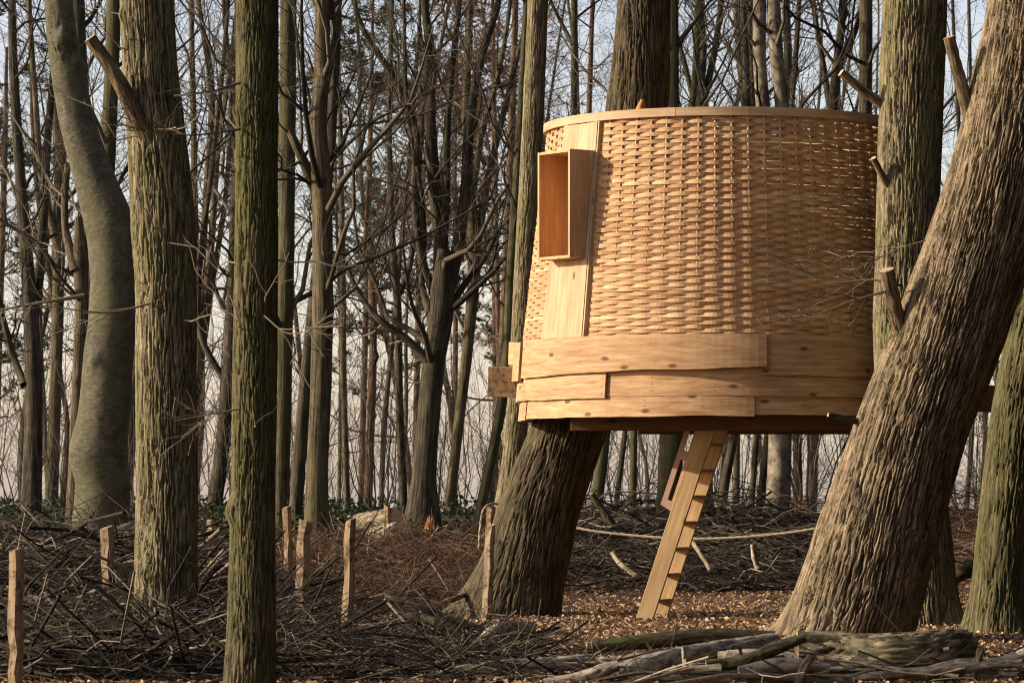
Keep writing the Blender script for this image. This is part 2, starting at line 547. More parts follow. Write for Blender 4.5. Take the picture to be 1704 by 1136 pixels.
def trunk_mesh(name, pts, rad, nu, nv, seed=0, depth=0.0, freq=20.0, elong=0.17, lump=0.03, flare=None, cap=False, mats=(), twist=0.0, knobs=0, dense=None, ksz=(0.025, 0.06)):
    """a trunk with furrowed bark cut into its surface; bc holds bark coordinates for the material"""
    path, r, s = catmull(pts, rad, nv, dense)
    t, u, v = frames(path[None])
    u, v = u[0], v[0]
    th = np.arange(nu) * 2 * math.pi / nu
    TH, S = np.meshgrid(th, s)
    Rm = float(np.mean(r))
    cx, cy = np.cos(TH + twist * S), np.sin(TH + twist * S)
    bc = np.stack([cx * Rm, cy * Rm, S], -1)
    w1 = noise3(bc * np.array([3.0, 3.0, 1.3]), seed + 1)
    w2 = noise3(bc * np.array([7.0, 7.0, 3.0]) + 9, seed + 2)
    disp = Rm * lump * (w1 + 0.5 * w2)
    if depth:
        q = bc * np.array([freq, freq, freq * elong])
        wq = bc * freq * 0.35 * np.array([1, 1, 0.6])
        q = q + 0.5 * np.stack([noise3(wq + 3, seed + 3), noise3(wq + 17, seed + 4), 0 * S], -1)
        n1 = noise3(q, seed + 5)
        n2 = noise3(q * np.array([1.8, 1.8, 1.6]) + 31, seed + 6)
        n3 = noise3(q * np.array([2.8, 2.8, 4.0]) + 77, seed + 7)
        plate = sstep(0.015, 0.17, np.abs(n1)) * (0.74 + 0.26 * sstep(0.0, 0.13, np.abs(n2)))
        disp = disp + depth * (plate - 0.85) + depth * 0.12 * n3
    if knobs:
        rg = np.random.default_rng(seed + 50)
        for _ in range(knobs):
            t0, s0 = rg.uniform(0, 2 * math.pi), rg.uniform(0.05, 0.95) * s[-1]
            dth = (TH - t0 + math.pi) % (2 * math.pi) - math.pi
            dd = (dth * Rm) ** 2 + (S - s0) ** 2
            sz = rg.uniform(*ksz)
            dd = dd * (1 + 0.8 * noise3(bc * 30, seed + 60))
            disp = disp + sz * 0.7 * np.exp(-dd / sz ** 2)
    if flare is not None:
        fh, fa, lobes = flare
        k = np.clip(1 - S / fh, 0, 1) ** 2
        lob = 0.55 + 0.45 * np.cos(TH * lobes + seed) + 0.3 * np.cos(TH * (lobes + 2) + 2.1 * seed)
        disp = disp + r[:, None] * fa * k * lob
    R = r[:, None] + disp
    verts = path[:, None, :] + (u[:, None, :] * np.cos(TH)[..., None] + v[:, None, :] * np.sin(TH)[..., None]) * R[..., None]
    i = np.arange(nv - 1)[:, None] * nu
    j = np.arange(nu)[None]
    j2 = (j + 1) % nu
    q = np.stack([i + j, i + j2, i + nu + j2, i + nu + j], -1).reshape(-1, 4)
    verts = verts.reshape(-1, 3)
    bcf = bc.reshape(-1, 3)
    tris = None
    mi = None
    if cap:
        rows = [(nv - 1) * nu, 0] if cap == 2 else [(nv - 1) * nu]
        T = []
        for ri, base in enumerate(rows):
            c = len(verts)
            ring = verts[base:base + nu]
            verts = np.concatenate([verts, ring, ring.mean(axis=0, keepdims=True)])
            ax = bcf[base:base + nu].copy()
            ax[:, 2] = 0
            bcf = np.concatenate([bcf, ax, [[0, 0, 0]]])
            jj = np.arange(nu)
            tr = np.stack([c + jj, c + (jj + 1) % nu, np.full(nu, c + nu)], -1)
            T.append(tr if ri == 0 else tr[:, ::-1])
        tris = np.concatenate(T)
        mi = np.concatenate([np.zeros(len(q), int), np.ones(len(tris), int)])
    return mesh_np(name, verts, q, tris, bc=bcf, mats=mats, matidx=mi), path, r


def px_path(spec, D):
    """spec: (row, centre px, width px) from the ground up; D number or list of distances"""
    pts, rad = [], []
    for i, (row, cx, w) in enumerate(spec):
        d = D[i] if isinstance(D, (list, tuple)) else D
        pts.append(P(cx, row, d))
        rad.append(w / 2 / F * d)
    for i in range(len(pts)):      # foreshortened width of a leaning stem
        a = pts[max(0, i - 1)]
        b = pts[min(len(pts) - 1, i + 1)]
        dv = (b - a).normalized()
        rad[i] *= math.sqrt(max(0.2, 1 - dv.x ** 2))
    p0 = pts[0]
    g = gzf(p0.x, p0.y)
    if p0.z > g - 0.1:             # carry the stem on down into the ground
        dv = (pts[1] - pts[0]).normalized()
        k = (p0.z - (g - 0.15)) / max(0.3, dv.z)
        pts.insert(0, p0 - dv * k)
        rad.insert(0, rad[0] * 1.06)
    return [tuple(p) for p in pts], rad


def extend_top(pts, rad, dz, end=0.45):
    a, b = Vector(pts[-2]), Vector(pts[-1])
    d = (b - a).normalized()
    d = (d * 0.6 + Vector((0, 0, 0.4))).normalized()
    for f in (0.5, 1.0):
        pts.append(tuple(b + d * dz * f))
        rad.append(rad[-1] * (1 - (1 - end) * 0.5))
    return pts, rad


def leaf_quads(centres, size, rng, flat=0.3, aspect=0.6, droop=None):
    """small folded leaves: two quads' worth of triangles each"""
    n = len(centres)
    a = rng.uniform(0, 2 * math.pi, n)
    nz = rng.normal(size=(n, 3)) * flat
    nz[:, 2] += 1
    nz /= np.linalg.norm(nz, axis=1, keepdims=True)
    d = np.stack([np.cos(a), np.sin(a), np.zeros(n)], -1)
    d = d - nz * np.sum(d * nz, axis=1, keepdims=True)
    d /= np.linalg.norm(d, axis=1, keepdims=True)
    if droop is not None:
        d = droop
    b = np.cross(nz, d)
    b /= np.linalg.norm(b, axis=1, keepdims=True) + 1e-9
    L = rng.uniform(size[0], size[1], n)[:, None]
    W = L * aspect
    up = nz * L * rng.uniform(-0.1, 0.35, (n, 1))
    v = np.stack([centres - d * L * 0.5, centres + b * W * 0.5 + up, centres + d * L * 0.5, centres - b * W * 0.5 + up], 1)
    q = np.arange(n * 4).reshape(n, 4)
    t = np.concatenate([q[:, [0, 1, 2]], q[:, [0, 2, 3]]])
    return v.reshape(-1, 3), t


def branches_for(path, r, rng, t0=0.3, limbs=16, size=1.0, up=0.25, ang=(0.5, 1.25), dense=1.0, rmax=0.06, sub=6, twigs=5, planar=0.0, fine=True, extra=None):
    """limbs, branches and twigs springing from a stem"""
    P0, R0 = path[None], r[None]
    L1 = grow(P0, R0, limbs, (t0, 1.0), ang, (1.3 * size, 3.2 * size), 0.42, up, 0.06, 7, rng, 0.2, rmax, planar)
    if extra is not None:
        L1 = (np.concatenate([L1[0], extra[0]]), np.concatenate([L1[1], extra[1]]))
    L2 = grow(L1[0], L1[1], int(sub * dense), (0.15, 1.0), (0.4, 1.1), (0.5 * size, 1.5 * size), 0.55, up * 0.7, 0.07, 5, rng, 0.3, 0.02, planar * 0.6)
    L3 = grow(L2[0], L2[1], int(twigs * dense), (0.1, 1.0), (0.4, 1.2), (0.2 * size, 0.65 * size), 0.6, up * 0.5, 0.08, 4, rng, 0.4, 0.007)
    L3[1][:] = np.maximum(L3[1], 0.0019)
    L2[1][:] = np.maximum(L2[1], 0.003)
    parts = [(L1[0], L1[1], 5), (L2[0], L2[1], 3), (L3[0], L3[1], 3)]
    return parts, L1, L2, L3


def stub(name, root, a, b, ra, rb, mat, cutmat, seed=1, D=None):
    pts = [tuple(a), tuple(Vector(a).lerp(Vector(b), 0.28) + Vector((0.006, 0, -0.012))), tuple(b)]
    me, _, _ = trunk_mesh(name, pts, [ra * 1.15, (ra + rb) / 2, rb], 24, 20, seed, 0.009, 46, 0.12, 0.10, None, True, (mat, cutmat))
    return child(name, me, root)


def main_tree(name, label, spec, D, mat, nu, nv, seed, depth, freq, flare=None, top=3.5, elong=0.17, knobs=0, lump=0.03, limbs=0, twist=0.0, cat='tree', group=None, size=1.0, tmat='twig', shoots=0, limb_t0=0.6, ksz=(0.03, 0.075)):
    pts, rad = px_path(spec, D)
    pts, rad = extend_top(pts, rad, top)
    base = Vector(pts[0])
    root = thing(name, label, cat, (base.x, base.y, gzf(base.x, base.y)), group)
    me, path, r = trunk_mesh('trunk', pts, rad, nu, nv, seed, depth, freq, elong, lump, flare, False, (M[mat],), twist, knobs, len(pts) - 3, ksz)
    child('trunk', me, root)
    path, r, _ = catmull(pts, rad, 60)
    rng = np.random.default_rng(seed)
    if limbs:
        parts, *_ = branches_for(path, r, rng, limb_t0, limbs, size, rmax=0.05, sub=5, twigs=4)
        v, q = join_tubes(parts)
        child('crown', mesh_np('crown', v, q, mats=[M[tmat]]), root)
    if shoots:
        S1 = grow(path[None], r[None] , shoots, (0.12, 0.85), (0.9, 1.6), (0.18, 0.6), 0.05, 0.25, 0.1, 6, rng, 0.35, 0.006, lscale=False)
        sp, dd, rr_ = S1[0], None, None
        S2 = grow(S1[0], S1[1], 3, (0.2, 0.95), (0.5, 1.2), (0.06, 0.25), 0.7, 0.2, 0.08, 4, rng, 0.5, 0.004)
        S1[1][:] = np.maximum(S1[1], 0.0035)
        S2[1][:] = np.maximum(S2[1], 0.0022)
        # start the shoots at the bark, not the heart
        v, q = join_tubes([(_outward(S1[0], path, r), S1[1], 4)])
        S2p = S2[0] + (np.repeat(_outward(S1[0], path, r), 3, axis=0)[:, :1] - np.repeat(S1[0], 3, axis=0)[:, :1])
        v2, q2 = tubes(S2p, S2[1], 3)
        child('epicormic_shoots', mesh_np('shoots', np.concatenate([v, v2]), np.concatenate([q, q2 + len(v)]), mats=[M['twig_pale']]), root, kind='stuff')
    return root, path, r


def _outward(S, path, r):
    p0 = S[:, 0]
    d = S[:, -1] - p0
    d[:, 2] *= 0.2
    d /= np.linalg.norm(d, axis=1, keepdims=True) + 1e-9
    i = np.argmin(np.linalg.norm(path[None] - p0[:, None], axis=2), axis=1)
    return S + (d * (r[i] * 0.9)[:, None])[:, None]


# ------------------------------------------------------------------ the treehouse
AX, AY = X(1200, 30.8), 30.8
ZB, ZT = 2.345, 4.15            # foot and head of the weave
RB, RT = 1.685, 1.475
NRIB = 70


def RW(z):
    return RB + (RT - RB) * (z - ZB) / (ZT - ZB)


def cyl(R, th, z):
    return (AX + R * math.sin(th), AY - R * math.cos(th), z)


def arc_mesh(name, th, zt, zb, Rt, Rb, T, mat, sag=None):
    """a bent board: arrays over th of its top and bottom edge, outer radius there, thickness T"""
    n = len(th)
    s, c = np.sin(th), np.cos(th)

    def ring(R, z):
        return np.stack([AX + R * s, AY - R * c, z], -1)
    mid = 0.5
    zm = zt * (1 - mid) + zb * mid
    Rm = Rt * (1 - mid) + Rb * mid
    rows = [ring(Rt, zt), ring(Rm, zm), ring(Rb, zb), ring(Rb - T, zb), ring(Rm - T, zm), ring(Rt - T, zt)]
    k = 6
    verts = np.stack(rows, 1).reshape(-1, 3)
    L = (th - th[0]) * float(np.mean(Rb))
    bc = np.stack([np.repeat(L, k), verts[:, 2], np.tile(np.array([0, 0, 0, T, T, T]), n)], -1)
    i = np.arange(n - 1)[:, None] * k
    j = np.arange(k)[None]
    j2 = (j + 1) % k
    q = np.stack([i + j, i + j2, i + k + j2, i + k + j], -1).reshape(-1, 4)
    e = (n - 1) * k
    ends = np.array([[0, 5, 4, 1], [1, 4, 3, 2], [e, e + 1, e + 4, e + 5], [e + 1, e + 2, e + 3, e + 4]])
    return mesh_np(name, verts, np.concatenate([q[:, ::-1], ends[:, ::-1]]), smooth=False, bc=bc, mats=[mat])


def box_mesh(name, size, mat, bevel=0.003):
    """a sawn plank centred at the origin, long axis local x"""
    bm = bmesh.new()
    bmesh.ops.create_cube(bm, size=1.0)
    bmesh.ops.scale(bm, vec=size, verts=bm.verts)
    if bevel:
        bmesh.ops.bevel(bm, geom=bm.edges[:], offset=bevel, segments=1, affect='EDGES')
    me = bpy.data.meshes.new(name)
    bm.to_mesh(me)
    bm.free()
    a = me.attributes.new('bc', 'FLOAT_VECTOR', 'POINT')
    co = np.zeros(len(me.vertices) * 3, dtype=np.float32)
    me.vertices.foreach_get('co', co)
    a.data.foreach_set('vector', co)
    me.materials.append(mat)
    return me


def plank(name, root, centre, xax, yax, size, mat, bevel=0.003, parent=None):
    """plank with its length along xax and its width along yax (world directions)"""
    xa = Vector(xax).normalized()
    ya = Vector(yax)
    ya = (ya - xa * ya.dot(xa)).normalized()
    za = xa.cross(ya)
    o = obj(name, box_mesh(name, size, mat, bevel), parent or root)
    m = Matrix((xa, ya, za)).transposed().to_4x4()
    off = root.location + (parent.location if parent else Vector())
    m.translation = Vector(centre) - off
    o.matrix_basis = m
    return o


house = thing('treehouse', 'round woven timber treehouse with pale rim held up between the leaning trunks', 'treehouse', (AX, AY, 1.6))
PAN0, PAN1 = math.radians(-63.5), math.radians(-44.5)    # the plank panel behind the window box
NROW = 58
PITCH = (ZT - ZB) / NROW
DTH = 2 * math.pi / NRIB
rg = random.Random(5)
# ribs
for k in range(NRIB):
    th = k * DTH
    tt = (th + math.pi) % (2 * math.pi) - math.pi
    if PAN0 + 0.02 < tt < PAN1 - 0.02:
        continue
    a, b = Vector(cyl(RB, th, ZB - 0.25)), Vector(cyl(RT, th, ZT + 0.04))
    pth = np.array([[a + (b - a) * f for f in (0, 0.33, 0.66, 1)]], dtype=float)
    v, q = tubes(pth, np.full((1, 4), 0.0105), 6)
    bcv = np.stack([v[:, 2], v[:, 0], v[:, 1]], -1)
    child('rib', mesh_np('rib', v, q, bc=bcv, mats=[M['pale']]), house)
# laths woven in and out of the ribs, row by row
for i in range(NROW):
    z0 = ZB + (i + 0.5) * PITCH
    cuts = []
    th = PAN1 - 0.012
    end = PAN0 + 2 * math.pi + 0.012
    first = True
    while th < end - 0.01:
        ln = rg.uniform(10, 22) * DTH
        if first:
            ln *= rg.uniform(0.3, 1.0)
            first = False
        e2 = min(end, th + ln)
        if end - e2 < 6 * DTH:
            e2 = end
        cuts.append((th, e2))
        th = e2
    for (a0, a1) in cuts:
        n = max(8, int((a1 - a0) / DTH * 4.5))
        over = 0.35 * DTH if a1 < end - 1e-6 else 0.0
        t = np.linspace(a0, a1 + over, n)
        ph = np.cos(math.pi * t / DTH + math.pi * (i % 2))
        z = z0 + rg.uniform(-0.002, 0.002) + 0.0022 * np.sin(t * 5 + rg.uniform(0, 6))
        R = RB + (RT - RB) * (z - ZB) / (ZT - ZB)
        hgt = PITCH * (0.80 + 0.36 * (0.5 + 0.5 * ph)) * rg.uniform(0.92, 1.05)
        lay = rg.uniform(0.0, 0.0025)
        amp = 0.0122 * ph
        ampj = amp * (1 + 0.10 * np.sin(t * 9 + rg.uniform(0, 6)))
        tilt = rg.uniform(-0.002, 0.003)
        Rc = R + ampj + lay + 0.003
        child('lath', arc_mesh('lath', t, z + hgt / 2, z - hgt / 2, Rc - tilt, Rc + tilt, 0.0042, M['lath']), house)

# pale rim in bent lengths
ths = [-205, -150, -95, -17.5, 45, 100, 155]
for a, b in zip(ths[:-1], ths[1:]):
    t = np.radians(np.linspace(a + 0.06, b - 0.06, 26))
    one = np.ones_like(t)
    child('rim_board', arc_mesh('rim', t, one * (ZT + 0.066), one * (ZT - 0.004), one * (RT + 0.042), one * (RT + 0.044), 0.072, M['pale']), house)

# wide plank panel under the window box
th_c = 0.5 * (PAN0 + PAN1)
nrm = Vector((math.sin(th_c), -math.cos(th_c), 0))
tan = Vector((math.cos(th_c), math.sin(th_c), 0))
axis = Vector((AX, AY, 0))


def panel():
    T = 0.035
    cosh = math.cos((PAN1 - PAN0) / 2)

    def piece(name, za, zb_, wa0, wa1, wb0, wb1, off, T):
        V = []
        for z, w0, w1 in ((za, wa0, wa1), (zb_, wb0, wb1)):
            R = RW(z) * cosh + off
            for (w, rr) in ((w0, R), (w1, R), (w1, R - T), (w0, R - T)):
                p = axis + nrm * rr + tan * w
                V.append((p.x, p.y, z))
        Q = [(0, 1, 5, 4), (1, 2, 6, 5), (2, 3, 7, 6), (3, 0, 4, 7), (3, 2, 1, 0), (4, 5, 6, 7)]
        bcv = [(v[2], (Vector(v) - axis).dot(tan), 0) for v in V]
        child(name, mesh_np(name, V, Q, smooth=False, bc=bcv, mats=[M['pale']]), house)

    def hwz(z):
        return 0.275 - 0.05 * (z - ZB) / (ZT - ZB)
    zlo, zhi = ZR(430, 29.7), ZR(250, 29.7)
    piece('window_panel', ZB - 0.02, zlo + 0.012, -hwz(ZB), hwz(ZB), -hwz(zlo), hwz(zlo), 0.045, T)
    piece('window_panel', zhi - 0.012, ZT - 0.006, -hwz(zhi), hwz(zhi), -hwz(ZT), hwz(ZT), 0.045, T)
    for sg in (-1, 1):
        a0, a1 = sorted((sg * 0.2225, sg * hwz(zlo)))
        b0, b1 = sorted((sg * 0.2225, sg * max(0.226, hwz(zhi))))
        piece('window_panel', zlo + 0.0125, zhi - 0.0125, a0, a1, b0, b1, 0.045, T)
        a0, a1 = sorted((sg * (hwz(ZB) + 0.001), sg * (hwz(ZB) + 0.018)))
        b0, b1 = sorted((sg * (hwz(ZT) + 0.001), sg * (hwz(ZT) + 0.018)))
        piece('panel_batten', ZB - 0.015, ZT - 0.008, a0, a1, b0, b1, 0.038, 0.05)


panel()

# the open box: front frame stands plumb, back follows the sloping panel
wb = bpy.data.objects.new('window_box', None)
COL.objects.link(wb)
wb.parent = house
wb['label'] = 'open pine box fixed over the panel like a window'
zt, zb = ZR(250, 29.7), ZR(430, 29.7)
Rf = RW(zt) * math.cos((PAN1 - PAN0) / 2) + 0.045 + 0.255
hw = 0.222
T = 0.022


def wpt(w, R, z):
    p = axis + nrm * R + tan * w
    return (p.x, p.y, z)


def boxpart(name, a, mat):
    """a: eight corners"""
    Q = [(0, 1, 2, 3), (7, 6, 5, 4), (0, 4, 5, 1), (1, 5, 6, 2), (2, 6, 7, 3), (3, 7, 4, 0)]
    a = [tuple(x) for x in a]
    bcv = [(v[2], (Vector(v) - axis).dot(tan), (Vector(v) - axis).dot(nrm)) for v in a]
    child(name, mesh_np(name, a, Q, smooth=False, bc=bcv, mats=[mat]), wb)


RBK = Rf - 0.285


def Rp(z):
    return RBK


for sgn in (-1, 1):
    w0, w1 = sgn * (hw - T), sgn * hw
    boxpart('side_board', [wpt(w0, Rf, zb), wpt(w1, Rf, zb), wpt(w1, Rf, zt), wpt(w0, Rf, zt), wpt(w0, Rp(zb), zb), wpt(w1, Rp(zb), zb), wpt(w1, Rp(zt), zt), wpt(w0, Rp(zt), zt)], M['pale'] if sgn > 0 else M['boxwood'])
for nm, z0, z1 in (('top_board', zt - T, zt), ('bottom_board', zb, zb + T)):
    w = hw - T
    boxpart(nm, [wpt(-w, Rf - 0.002, z0), wpt(w, Rf - 0.002, z0), wpt(w, Rf - 0.002, z1), wpt(-w, Rf - 0.002, z1), wpt(-w, Rp(z0), z0), wpt(w, Rp(z0), z0), wpt(w, Rp(z1), z1), wpt(-w, Rp(z1), z1)], M['boxwood'])
w = hw - T - 0.001
za, zc = zb + T + 0.001, zt - T - 0.001
boxpart('back_board', [wpt(-w, RBK + 0.016, za), wpt(w, RBK + 0.016, za), wpt(w, RBK + 0.016, zc), wpt(-w, RBK + 0.016, zc), wpt(-w, RBK, za), wpt(w, RBK, za), wpt(w, RBK, zc), wpt(-w, RBK, zc)], M['boxwood'])


# skirt of lapped waney-edged boards
def skirt(a, b, zt_, zb_, R, seed, T=0.028, lean=0.018, drop=0.0, mat='board'):
    t = np.radians(np.linspace(a, b, max(10, int(abs(b - a) / 2.2))))
    f = np.linspace(0, 1, len(t))
    wv = 0.011 * noise3(np.stack([t * 3.3, t * 0 + seed, t * 0], -1), 21) + 0.005 * noise3(np.stack([t * 11, t * 0 + seed, t * 0], -1), 22)
    one = np.ones_like(t)
    o = child('skirt_board', arc_mesh('skirt', t, one * zt_, zb_ + wv - drop * f, one * (R - lean), one * (R + lean * 0.3), T, M[mat]), house)
    # nail heads
    V, Tr = [], []
    rgn = random.Random(seed * 7 + 1)
    angs = [a + 1.2, b - 1.2]
    kx = a + 14
    while kx < b - 8:
        angs.append(kx)
        kx += rgn.uniform(15, 22)
    for an in angs:
        for fz in (0.15, 0.38, 0.62, 0.85):
            if rgn.random() < 0.2:
                continue
            z = zt_ + (zb_ - zt_) * fz
            Rr = (R - lean) + lean * 1.3 * fz + 0.0015
            th_ = math.radians(an + rgn.uniform(-0.25, 0.25))
            c = Vector(cyl(Rr, th_, z))
            tn = Vector((math.cos(th_), math.sin(th_), 0))
            base = len(V)
            for kk in range(6):
                V.append(tuple(c + tn * 0.0045 * math.cos(kk * math.pi / 3) + Vector((0, 0, 0.0045 * math.sin(kk * math.pi / 3)))))
            Tr += [(base, base + kk, base + kk + 1) for kk in range(1, 5)]
    if V:
        me = mesh_np('nails', V, None, Tr, smooth=False, mats=[M['nail']])
        nl = obj('nail_heads', me, o)
        nl['kind'] = 'stuff'
    return o


M['nail'], _nt, _b = new_mat('nail_steel')
_b.inputs['Base Color'].default_value = (0.07, 0.05, 0.04, 1)
_b.inputs['Metallic'].default_value = 0.6
_b.inputs['Roughness'].default_value = 0.6

z1, z2, z3, z4 = 2.362, 2.045, 1.865, 1.700
skirt(-74.5, 8.7, z1, z2 - 0.005, 1.772, 1, drop=-0.055)
skirt(-138, -76.0, z1 - 0.01, z2 - 0.02, 1.785, 2)
skirt(8.2, 100, z1 - 0.004, z2 - 0.01, 1.738, 3, drop=0.03)
skirt(-88, -36.0, z2 + 0.06, z3 - 0.012, 1.752, 4)
skirt(-36.3, 70, z2 + 0.06, z3 + 0.004, 1.722, 5, drop=0.015)
skirt(70.2, 150, z2 + 0.06, z3, 1.73, 12)
skirt(-73.5, 5.6, z3 + 0.05, z4, 1.735, 6)
skirt(-135, -75, z3 + 0.05, z4 - 0.01, 1.732, 7)
skirt(5.9, 88, z3 + 0.05, z4 + 0.012, 1.705, 8)
skirt(88.3, 160, z3 + 0.05, z4, 1.715, 9)
skirt(-200, -138.3, z1, z4, 1.72, 10)
skirt(100.3, 159.5, z1, z2, 1.735, 11)


# floor deck and joists
def deck():
    y = -1.62
    i = 0
    while y < 1.6:
        w = 0.14
        h1 = math.sqrt(max(0.02, 1.64 ** 2 - max(abs(y), abs(y + w)) ** 2))
        gaps = [(-h1, h1)]
        # leave the trunk and the ladder hatch open
        if -0.55 < y + 0.07 - (31.15 - AY) < 0.55:
            gaps = [(-h1, -1.62 + 0.0), (-0.78, h1)]
        if -1.15 < y < -0.45:
            ng = []
            for a, b in gaps:
                if b > 0.35:
                    ng += [(a, min(b, -0.35)), (0.22, b)]
                else:
                    ng.append((a, b))
            gaps = ng
        for a, b in gaps:
            if b - a > 0.12:
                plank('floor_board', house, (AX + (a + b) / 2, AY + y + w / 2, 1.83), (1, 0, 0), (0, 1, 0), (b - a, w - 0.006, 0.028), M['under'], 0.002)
        y += w
        i += 1
    for yy, hx in ((-0.95, 1.30), (-0.1, 1.55), (0.75, 1.38)):
        x0 = -0.68 if yy > -0.5 else -hx
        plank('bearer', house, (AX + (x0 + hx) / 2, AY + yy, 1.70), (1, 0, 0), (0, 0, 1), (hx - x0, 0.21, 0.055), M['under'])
    for xx in (-1.35, -0.42, 0.28, 0.75, 1.2):
        hy = math.sqrt(1.6 ** 2 - xx ** 2) * 0.97
        if xx in (-0.42, 0.28):
            plank('joist', house, (AX + xx, AY + (0.8 - 0.9) / 2 + 0.4, 1.755), (0, 1, 0), (0, 0, 1), (0.62, 0.11, 0.045), M['under'])
            continue
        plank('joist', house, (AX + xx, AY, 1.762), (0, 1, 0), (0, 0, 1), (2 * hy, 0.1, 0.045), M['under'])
    # two old beams stick out through the skirt
    a, b = P(812, 635, 31.3), P(1010, 637, 31.3)
    plank('projecting_beam', house, (a + b) / 2, b - a, (0, 0, 1), ((b - a).length, 0.262, 0.07), M['old_beam'])
    a, b = P(1350, 650, 30.2), P(1662, 664, 30.2)
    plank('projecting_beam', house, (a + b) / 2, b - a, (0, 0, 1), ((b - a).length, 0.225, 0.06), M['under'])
    a, b = P(849, 588, 31.7), P(875, 589, 31.5)
    plank('skirt_end', house, (a + b) / 2, b - a, (0, 0, 1), ((b - a).length, 0.2, 0.04), M['boxwood'])


deck()

# ------------------------------------------------------------------ ladder
LB = P(1070, 1040, 30.35)
al = math.radians(17)
run = Vector((math.cos(al), -math.sin(al), 0))
wid = Vector((math.sin(al), math.cos(al), 0))
lz = gzf(LB.x, LB.y)
rise = 1.80
slope = (run * 0.605 + Vector((0, 0, rise)))
sd = slope.normalized()
ladder = thing('ladder', 'steep plank ladder of pale new wood rising under the treehouse floor', 'ladder', (LB.x, LB.y, lz))
perp = (run - sd * run.dot(sd)).normalized()
LW = 0.46
LT = 0.036
for k in (0, 1):
    c = Vector((LB.x, LB.y, lz - 0.03)) + slope * 0.5 + wid * (k * LW)
    plank('stringer', ladder, c, sd, perp, (slope.length + 0.02, 0.142, LT), M['ladder'], 0.004)
for k in range(8):
    row = 1043 - 43.4 * (k + 1)
    z = ZR(row, 30.4) - lz
    f = z / rise
    c = Vector((LB.x, LB.y, lz)) + slope * f + wid * (LW / 2) + run * 0.002
    plank('tread', ladder, c, wid, run, (LW - LT - 0.002, 0.148, 0.026), M['ladder'], 0.003)


def handrail():
    # a slotted plywood panel on the climbing side
    bm_parts = []
    f0, f1 = 0.49, 0.985
    a = Vector((LB.x, LB.y, lz)) + slope * f0 + wid * (LT * 0.5 + 0.009)
    b = Vector((LB.x, LB.y, lz)) + slope * f1 + wid * (LT * 0.5 + 0.009)
    L = (b - a).length
    d = (b - a).normalized()
    V, Q, BC = [], [], []

    def add(x0, x1, y0, y1, sk0=0.0, sk1=0.0):
        T_ = 0.009
        base = len(V)
        for t_ in (-T_, T_):
            for (xx, yy) in ((x0 + sk0 * y0, y0), (x1 + sk1 * y0, y0), (x1 + sk1 * y1, y1), (x0 + sk0 * y1, y1)):
                p = a + d * xx + perp * yy + wid * t_
                V.append(tuple(p))
                BC.append((xx, yy, t_))
        for f in ((3, 2, 1, 0), (4, 5, 6, 7), (0, 1, 5, 4), (1, 2, 6, 5), (2, 3, 7, 6), (3, 0, 4, 7)):
            Q.append(tuple(base + i for i in f))
    y0, ya, yb, y1 = -0.172, -0.128, -0.088, 0.02
    sl = [(0.10, 0.455), (0.535, L - 0.03)]
    add(0, L, y0, ya, -0.25)
    add(0, L, yb, y1, -0.25)
    xs = [0.0] + [v for s_ in sl for v in s_] + [L]
    for x0_, x1_ in zip(xs[0::2], xs[1::2]):
        add(x0_, x1_, ya, yb, -0.25 if x0_ == 0 else 0)
    child('handrail_panel', mesh_np('handrail', V, Q, smooth=False, bc=BC, mats=[M['ply']]), ladder)


handrail()

# ------------------------------------------------------------------ the main trees
# oak that carries the house
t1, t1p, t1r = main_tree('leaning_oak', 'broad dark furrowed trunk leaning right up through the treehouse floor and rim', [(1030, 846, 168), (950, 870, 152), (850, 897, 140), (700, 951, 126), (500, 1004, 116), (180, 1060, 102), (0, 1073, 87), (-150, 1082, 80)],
                         [31.2, 31.2, 31.18, 31.15, 31.1, 31.1, 31.1, 31.1], 'lean_shaded', 400, 230, 3, 0.024, 50, (0.75, 0.30, 3), 8.0, 0.04, twist=0.25, limbs=22, size=1.3, knobs=2)
child('broken_stub', trunk_mesh('stub', [tuple(P(1063, 192, 30.75)), tuple(P(1066, 182, 30.7)), tuple(P(1069, 166, 30.68))], [0.035, 0.045, 0.02], 12, 8, 5, 0.008, 40, 0.2, 0.2, None, True, (M['orange_cut'], M['orange_cut']))[0], t1)
# the great leaning oak in front on the right
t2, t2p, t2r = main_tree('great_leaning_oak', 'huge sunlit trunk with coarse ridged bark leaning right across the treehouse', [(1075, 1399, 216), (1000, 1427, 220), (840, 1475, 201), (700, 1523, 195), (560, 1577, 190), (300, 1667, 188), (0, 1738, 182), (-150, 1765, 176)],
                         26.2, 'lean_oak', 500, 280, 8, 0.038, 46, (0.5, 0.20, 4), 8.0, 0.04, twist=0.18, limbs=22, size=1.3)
stub('branch_stub', t2, P(1622, 235, 26.2), P(1579, 62, 26.05), 0.058, 0.042, M['bare'], M['orange_cut'], 3)
stub('branch_stub', t2, P(1503, 575, 26.12), P(1474, 449, 25.95), 0.052, 0.056, M['bare'], M['cut'], 4)
stub('broken_branch', t2, P(1450, 702, 26.15), P(1378, 689, 26.05), 0.032, 0.018, M['log_dark'], M['cut'], 6)
